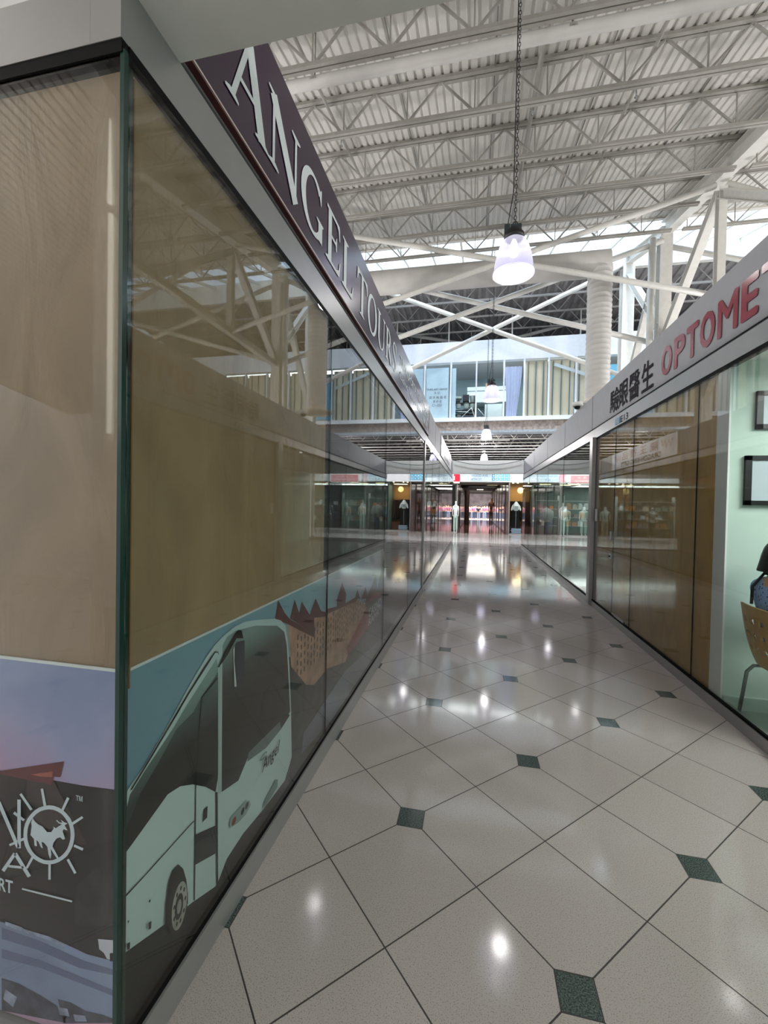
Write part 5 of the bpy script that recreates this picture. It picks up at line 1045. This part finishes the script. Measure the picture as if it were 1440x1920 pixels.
text_obj('lettering', 'HOLLYWOOD AVE.', BL2, rs, planeF(YF-0.062), 3.6, 3.25, 4.9, 3.38); text_obj('lettering', 'E 39TH ST.', BL2, rs, planeF(YF-0.062), 3.9, 3.05, 4.6, 3.17)
# boutique
o = MB().lathe([(0.17*math.sin(R(a)), 0.17*math.cos(R(a))) for a in range(0, 181, 12)], (2.62, 25.3, 2.52), 24).build('globe_lamp', mat('glowing_paper', (255, 222, 150), 0.6, emit=1.25)); tag(o, 'round glowing yellow globe lamp in the boutique', 'lamp')
for k, x in enumerate((2.2, 2.45, 3.05)):
    o = MB().lathe([(0.001, 0.03), (0.05, 0.03), (0.05, 0), (0.001, 0)], (x, 25.2, 2.93), 12).build('spotlight', mat('lit_spot', (255, 240, 214), 0.4, emit=4)); tag(o, 'tiny ceiling spotlight in the boutique, %s' % ('leftmost', 'middle', 'right of the globe lamp')[k], 'light')
sh = thing('garment_rail', 'dark clothes rack with brown and black garments behind the mannequin stand', 'clothes rack', (2.95, 26.0, 0))
MB().tube([(2.7, 26.2, 0), (2.7, 26.2, 1.95), (3.22, 26.2, 1.95), (3.22, 26.2, 0)], 0.02, 6).build('rail', BLACK, sh)
GC = [(44, 26, 22), (30, 22, 24), (70, 36, 28), (24, 22, 28), (58, 40, 34), (86, 44, 30)]
for k in range(6):
    x = 2.74+k*0.08; MB().box(x, x+0.06, 25.98, 26.42, 0.75-0.1*(k % 2), 1.88).build('garment', mat('garment_%d' % k, GC[k], 0.9), sh)
o = MB().box(2.72, 3.25, 25.7, 26.4, 0.02, 0.5).build('display_box', mat('rust_box', (120, 66, 50), 0.7, noise=0.3)); tag(o, 'rust coloured low display box in the boutique', 'box')
bs = thing('mannequin_torso', 'white hooded top displayed on a chrome stand before dark curtains in the boutique window', 'mannequin', (2.38, 25.15, 0))
MB().lathe([(0.001, 0.0), (0.17, 0.0), (0.17, 0.03), (0.02, 0.05), (0.015, 0.1), (0.015, 1.3)], (2.38, 25.15, 0), 16).build('stand', CHROME, bs)
skin('torso', [(2.38, 25.15, 1.32, (0.19, 0.12)), (2.38, 25.15, 1.55, (0.19, 0.12)), (2.38, 25.15, 1.75, (0.15, 0.09)), (2.38, 25.15, 1.90, 0.05), (2.2, 25.15, 1.62, 0.06), (2.13, 25.13, 1.35, 0.05), (2.56, 25.15, 1.62, 0.06), (2.63, 25.13, 1.35, 0.05)], [(0, 1), (1, 2), (2, 3), (2, 4), (4, 5), (2, 6), (6, 7)], mat('white_jersey', (222, 226, 226), 0.8), bs, 1)
MB().box(2.28, 2.48, 25.0, 25.03, 1.42, 1.62).build('chest_print', mat('grey_print2', (130, 140, 140), 0.7), bs)
o = MB().box(2.08, 2.62, 25.5, 25.55, 0.02, 1.9).build('black_drape', mat('black_cloth', (18, 18, 20), 0.95)); tag(o, 'black cloth hanging behind the white hooded top', 'drape')
for k in range(4):
    z = 0.03+k*0.085; s_ = thing('shoe_box', 'x', 'box', (2.4, 25.0, z)); s_['label'] = 'blue and white flat shoe display on the boutique floor, %s of four' % ['bottom', 'second from bottom', 'third from bottom', 'top'][k]
    MB().box(2.12+0.03*(k % 2), 2.66, 24.97, 25.12, z, z+0.05).build('body', mat('pale_blue_box', (178, 200, 222), 0.5), s_); MB().box(2.13, 2.65, 24.965, 25.0, z+0.05, z+0.075).build('lid', mat('navy_edge', (44, 60, 90), 0.5), s_)
# left corner of the passage: pale mannequin
def mannequin(x, y, mats, lab, name='mannequin', s=1.0, hair=None):
    t = thing(name, lab, 'mannequin' if name == 'mannequin' else 'person', (x, y, 0))
    def j(a, b, c, r): return (x+a*s, y+b*s, c*s, tuple(v*s for v in r) if isinstance(r, tuple) else r*s)
    skin('body', [j(0, 0, 0.95, (0.14, 0.10)), j(0, 0, 1.15, (0.12, 0.09)), j(0, 0, 1.38, (0.15, 0.09)), j(0, 0, 1.50, 0.05), j(0, 0, 1.60, 0.085), j(0, 0, 1.66, 0.07), j(-0.19, 0, 1.36, 0.045), j(-0.24, 0, 1.10, 0.038), j(-0.22, -0.05, 0.86, 0.028), j(0.19, 0, 1.36, 0.045), j(0.24, 0, 1.10, 0.038), j(0.22, -0.05, 0.86, 0.028), j(-0.09, 0, 0.88, 0.08), j(-0.10, 0, 0.48, 0.055), j(-0.10, 0, 0.08, 0.04), j(-0.10, -0.12, 0.04, 0.035), j(0.09, 0, 0.88, 0.08), j(0.10, 0, 0.48, 0.055), j(0.10, 0, 0.08, 0.04), j(0.10, -0.12, 0.04, 0.035)],
         [(0, 1), (1, 2), (2, 3), (3, 4), (4, 5), (2, 6), (6, 7), (7, 8), (2, 9), (9, 10), (10, 11), (0, 12), (12, 13), (13, 14), (14, 15), (0, 16), (16, 17), (17, 18), (18, 19)], mats[0], t, 1)
    skin('top_garment', [j(0, 0, 0.92, (0.17, 0.13)), j(0, 0, 1.15, (0.15, 0.115)), j(0, 0, 1.38, (0.175, 0.115)), j(-0.20, 0, 1.36, 0.065), j(-0.245, 0, 1.14, 0.058), j(0.20, 0, 1.36, 0.065), j(0.245, 0, 1.14, 0.058)], [(0, 1), (1, 2), (2, 3), (3, 4), (2, 5), (5, 6)], mats[1], t, 1)
    skin('trousers', [j(0, 0, 0.93, (0.16, 0.12)), j(-0.09, 0, 0.84, 0.10), j(-0.10, 0, 0.48, 0.08), j(-0.10, 0, 0.10, 0.07), j(0.09, 0, 0.84, 0.10), j(0.10, 0, 0.48, 0.08), j(0.10, 0, 0.10, 0.07)], [(0, 1), (1, 2), (2, 3), (0, 4), (4, 5), (5, 6)], mats[2], t, 1)
    if hair:
        MB().lathe([(0.001, 0.10*s), (0.07*s, 0.07*s), (0.10*s, 0.0), (0.085*s, -0.07*s)], (x, y+0.02, 1.66*s), 12).build('hair', hair, t)
    return t
MW = mat('mannequin_white', (214, 220, 216), 0.5); MINT = mat('mint_dress', (168, 196, 184), 0.8)
_pm = mannequin(-1.00, 24.55, (MW, mat('white_top', (226, 230, 230), 0.8), mat('pale_mint_skirt', (186, 208, 200), 0.8)), 'pale mannequin in white top at the left corner of the passage', s=1.12); _pm.scale = (0.62, 0.62, 1.0)
mannequin(6.05, 25.35, (MW, MINT, MINT), 'mannequin in mint green outfit inside the right far shop window')
mannequin(5.2, 25.9, (MW, mat('cream_top', (206, 190, 160), 0.8), MINT), 'mannequin in cream top behind the mint one in the right far shop')
mannequin(-5.8, 25.6, (MW, mat('grey_top', (150, 150, 150), 0.8), mat('dark_skirt', (50, 50, 56), 0.8)), 'mannequin in grey top in the left far shop window')
mannequin(-3.4, 25.5, (MW, MINT, mat('beige_trousers', (170, 156, 136), 0.8)), 'mannequin in mint top and beige trousers in the left far shop window')
# shelving with goods in the glass shops
random.seed(3)
cols = [(150, 110, 110), (190, 180, 160), (70, 80, 90), (120, 130, 120), (190, 120, 60), (60, 44, 48), (200, 205, 205), (90, 110, 130)]
cn = ['dusty pink', 'cream', 'slate', 'sage', 'orange', 'dark maroon', 'white', 'steel blue']
for si, (x0, x1, nm) in enumerate(((3.7, 5.0, 'right far shop'), (7.2, 9.0, 'right end far shop'), (-3.0, -1.5, 'left far shop'), (-7.4, -4.4, 'leftmost far shop'))):
    t = thing('display_shelves', 'open display shelves in the %s' % nm, 'shelves', ((x0+x1)/2, 27, 0))
    for z in (0.5, 1.0, 1.5, 2.0): MB().box(x0, x1, 26.8, 27.2, z-0.02, z).build('shelf', mat('shelf_white', (186, 190, 186), 0.5), t)
    for x in (x0, x1): MB().box(x-0.02, x+0.02, 26.8, 27.2, 0, 2.3).build('upright', mat('shelf_white', (186, 190, 186), 0.5), t)
    x = x0+0.08; rowi = 0
    for zi, z in enumerate((0.5, 1.0, 1.5)):
        x = x0+0.08; k = 0
        while x < x1-0.3:
            w_ = random.uniform(0.18, 0.32); h = random.uniform(0.18, 0.38); c = random.randrange(8)
            o = MB().box(x, x+w_, 26.85, 27.1, z, z+h*0.8).box(x+w_*0.2, x+w_*0.8, 26.9, 27.05, z+h*0.8, z+h).build('gift_box', mat('goods_%d' % c, cols[c], 0.7))
            tag(o, '%s packaged goods, %s shelf, %s, %s from left' % (cn[c], ('lowest', 'middle', 'upper')[zi], nm, ('first', 'second', 'third', 'fourth', 'fifth', 'sixth', 'seventh', 'eighth', 'ninth', 'tenth', 'eleventh', 'twelfth', 'thirteenth')[k]), 'goods', 'packaged goods in the %s' % nm)
            x += w_+0.06; k += 1
o = MB().lathe([(0.001, 0), (0.3, 0.06), (0.4, 0.35), (0.36, 0.62), (0.001, 0.85)], (4.1, 25.5, 0.75), 20).build('paper_parasol', mat('grey_disc', (160, 166, 162), 0.7)); tag(o, 'round pale grey display shape in the right far shop window', 'display')
o = MB().lathe([(0.1, 0), (0.13, 0.02), (0.12, 0.7), (0.1, 0.75)], (4.1, 25.5, 0.0), 14).build('display_plinth', mat('blue_plinth', (74, 96, 116), 0.7)); tag(o, 'slim blue plinth under the round grey display shape', 'plinth')
for k, (x, y) in enumerate(((3.7, 25.6), (4.9, 26.2), (7.0, 25.7), (-2.1, 25.6), (-4.9, 25.8))):
    o = MB().box(x, x+0.6, y, y+0.06, 2.88, 2.92).build('strip_light', mat('lit_yellow', (255, 240, 180), 0.4, emit=3.0)); tag(o, 'short lit strip lamp under the far shop ceiling, %s' % ('beside the boutique', 'second right of the boutique', 'at the right end', 'left of the passage', 'in the leftmost shop')[k], 'light')
for k, x in enumerate((-4.6, -4.2, -3.9, -3.5, -2.9, -2.5, -1.9, -1.4)):
    o = MB().lathe([(0.001, 0.03), (0.05, 0.03), (0.05, 0), (0.001, 0)], (x, 25.3, 2.92), 10).build('spotlight', mat('lit_spot', (255, 240, 214), 0.4, emit=4)); tag(o, 'small warm spotlight under the left far shop ceiling, %s from left' % ORDW[k], 'light', 'spotlights in the left far shop')
o = MB().tube([(2.62, 25.3, 2.68), (2.62, 25.3, 2.97)], 0.008, 6).build('lamp_cord', BLACK); tag(o, 'thin cord above the glowing globe lamp', 'cord')
# unseen tube and pillar added to put a streak in the front glass
pl = thing('added_streak_light', 'added glowing tube on an unseen pillar behind the viewpoint, streaking the front glass', 'light', (-5.2, -3.3, 0))
MB().box(-5.45, -4.95, -3.9, -3.32, 0, 7.3).build('pillar', OFFW, pl)
MB().tube([(-5.12, -3.28, 2.5), (-5.12, -3.28, 5.6)], 0.03, 8).tube([(-5.14, -3.28, 5.75), (-5.14, -3.28, 6.95)], [0.03, 0.008], 8).build('tube', mat('lit_tube', (255, 250, 240), 0.4, emit=3.5), pl)
# passage: pillars, sculpted dummy, lights
for k, y in enumerate((27, 30, 33.5, 37, 41, 45)):
    for X, nm in ((-0.92, 'left'), (1.89, 'right')):
        t = thing('glass_bay', 'dark framed glass bay on the %s side of the passage, %s' % (nm, ('nearest', 'second', 'third', 'fourth', 'fifth', 'farthest')[k]), 'glass bay', (X, y, 0))
        MB().box(X-0.02, X+0.02, y, y+0.12, 0, 3.2).build('post', mat('chrome_dark', (120, 110, 104), 0.2, metal=0.6), t)
        MB().box(X-0.01, X+0.01, y+0.12, y+2.4, 0.1, 2.6).build('glass_panel', mat('dark_reflective', (50, 46, 46), 0.05, spec=1.0), t)
for k, (y, e_) in enumerate(((29, 1), (35, 1), (43, 1))):
    o = MB().box(0.3, 0.9, y, y+0.5, 3.24, 3.275).build('ceiling_panel_light', mat('lit_panel', (255, 246, 220), 0.4, emit=3.5)); tag(o, 'square ceiling light in the dark passage, %s' % ('nearest', 'middle', 'farthest')[k], 'light')
o = MB().box(1.0, 1.75, 33, 33.2, 3.2, 3.275).build('yellow_strip_light', mat('lit_yellow', (255, 240, 180), 0.4, emit=3.0)); tag(o, 'yellow strip lamp high on the right of the passage', 'light')
BR = mat('bronze_figure', (120, 74, 40), 0.5)
_pm = mannequin(1.32, 33.0, (BR, mat('dark_brown_dress', (70, 38, 26), 0.7), mat('dark_brown_skirt', (54, 34, 26), 0.7)), 'tall brown dressed dummy standing right of centre in the passage', s=1.35); _pm.scale = (0.6, 0.6, 1.0)
o = MB().lathe([(0.2, 0), (0.22, 0.05), (0.18, 1.4), (0.22, 2.6), (0.24, 2.9)], (-0.55, 36, 0), 14).build('slim_pillar', mat('dark_pillar', (58, 44, 40), 0.3)); tag(o, 'slim dark pillar left of centre in the passage', 'pillar')
# distant people
TOPS = [((206, 130, 168), 'pink top'), ((196, 150, 180), 'pale pink top'), ((60, 40, 60), 'dark plum jacket'), ((214, 120, 170), 'bright pink top'), ((226, 214, 222), 'white shirt'), ((44, 44, 54), 'black top'), ((210, 200, 210), 'pale grey shirt'), ((70, 50, 90), 'purple jacket'), ((206, 110, 150), 'rose pink coat'), ((60, 60, 84), 'navy top'), ((220, 140, 176), 'light pink top')]
BOT = [((60, 76, 110), 'blue jeans'), ((46, 46, 56), 'black trousers'), ((150, 160, 184), 'pale blue jeans')]
px_ = [-1.6, -1.1, -0.55, 0.0, 0.22, 0.75, 1.15, 1.7, 2.0, 2.45, 2.85]
for k, x in enumerate(px_):
    (tc_, tn), (bc, bn) = TOPS[k], BOT[k % 3]
    xx = -0.75+(k*0.262)
    mannequin(xx+0.05*math.sin(k*3), 51.0+(k*1.7 % 4), (SK, mat('top_%d' % k, tc_, 0.8), mat('trousers_%d' % (k % 3), bc, 0.8)), 'distant person in %s and %s beyond passage, %s' % (tn, bn, ('leftmost', 'second from left', 'third from left', 'fourth from left', 'fifth from left', 'middle of group', 'right of the middle', 'fourth from right', 'third from right', 'second from right', 'rightmost')[k]), 'person', s=1.0+0.04*math.sin(k*5), hair=HAIRM)
bpy.context.view_layer.update()
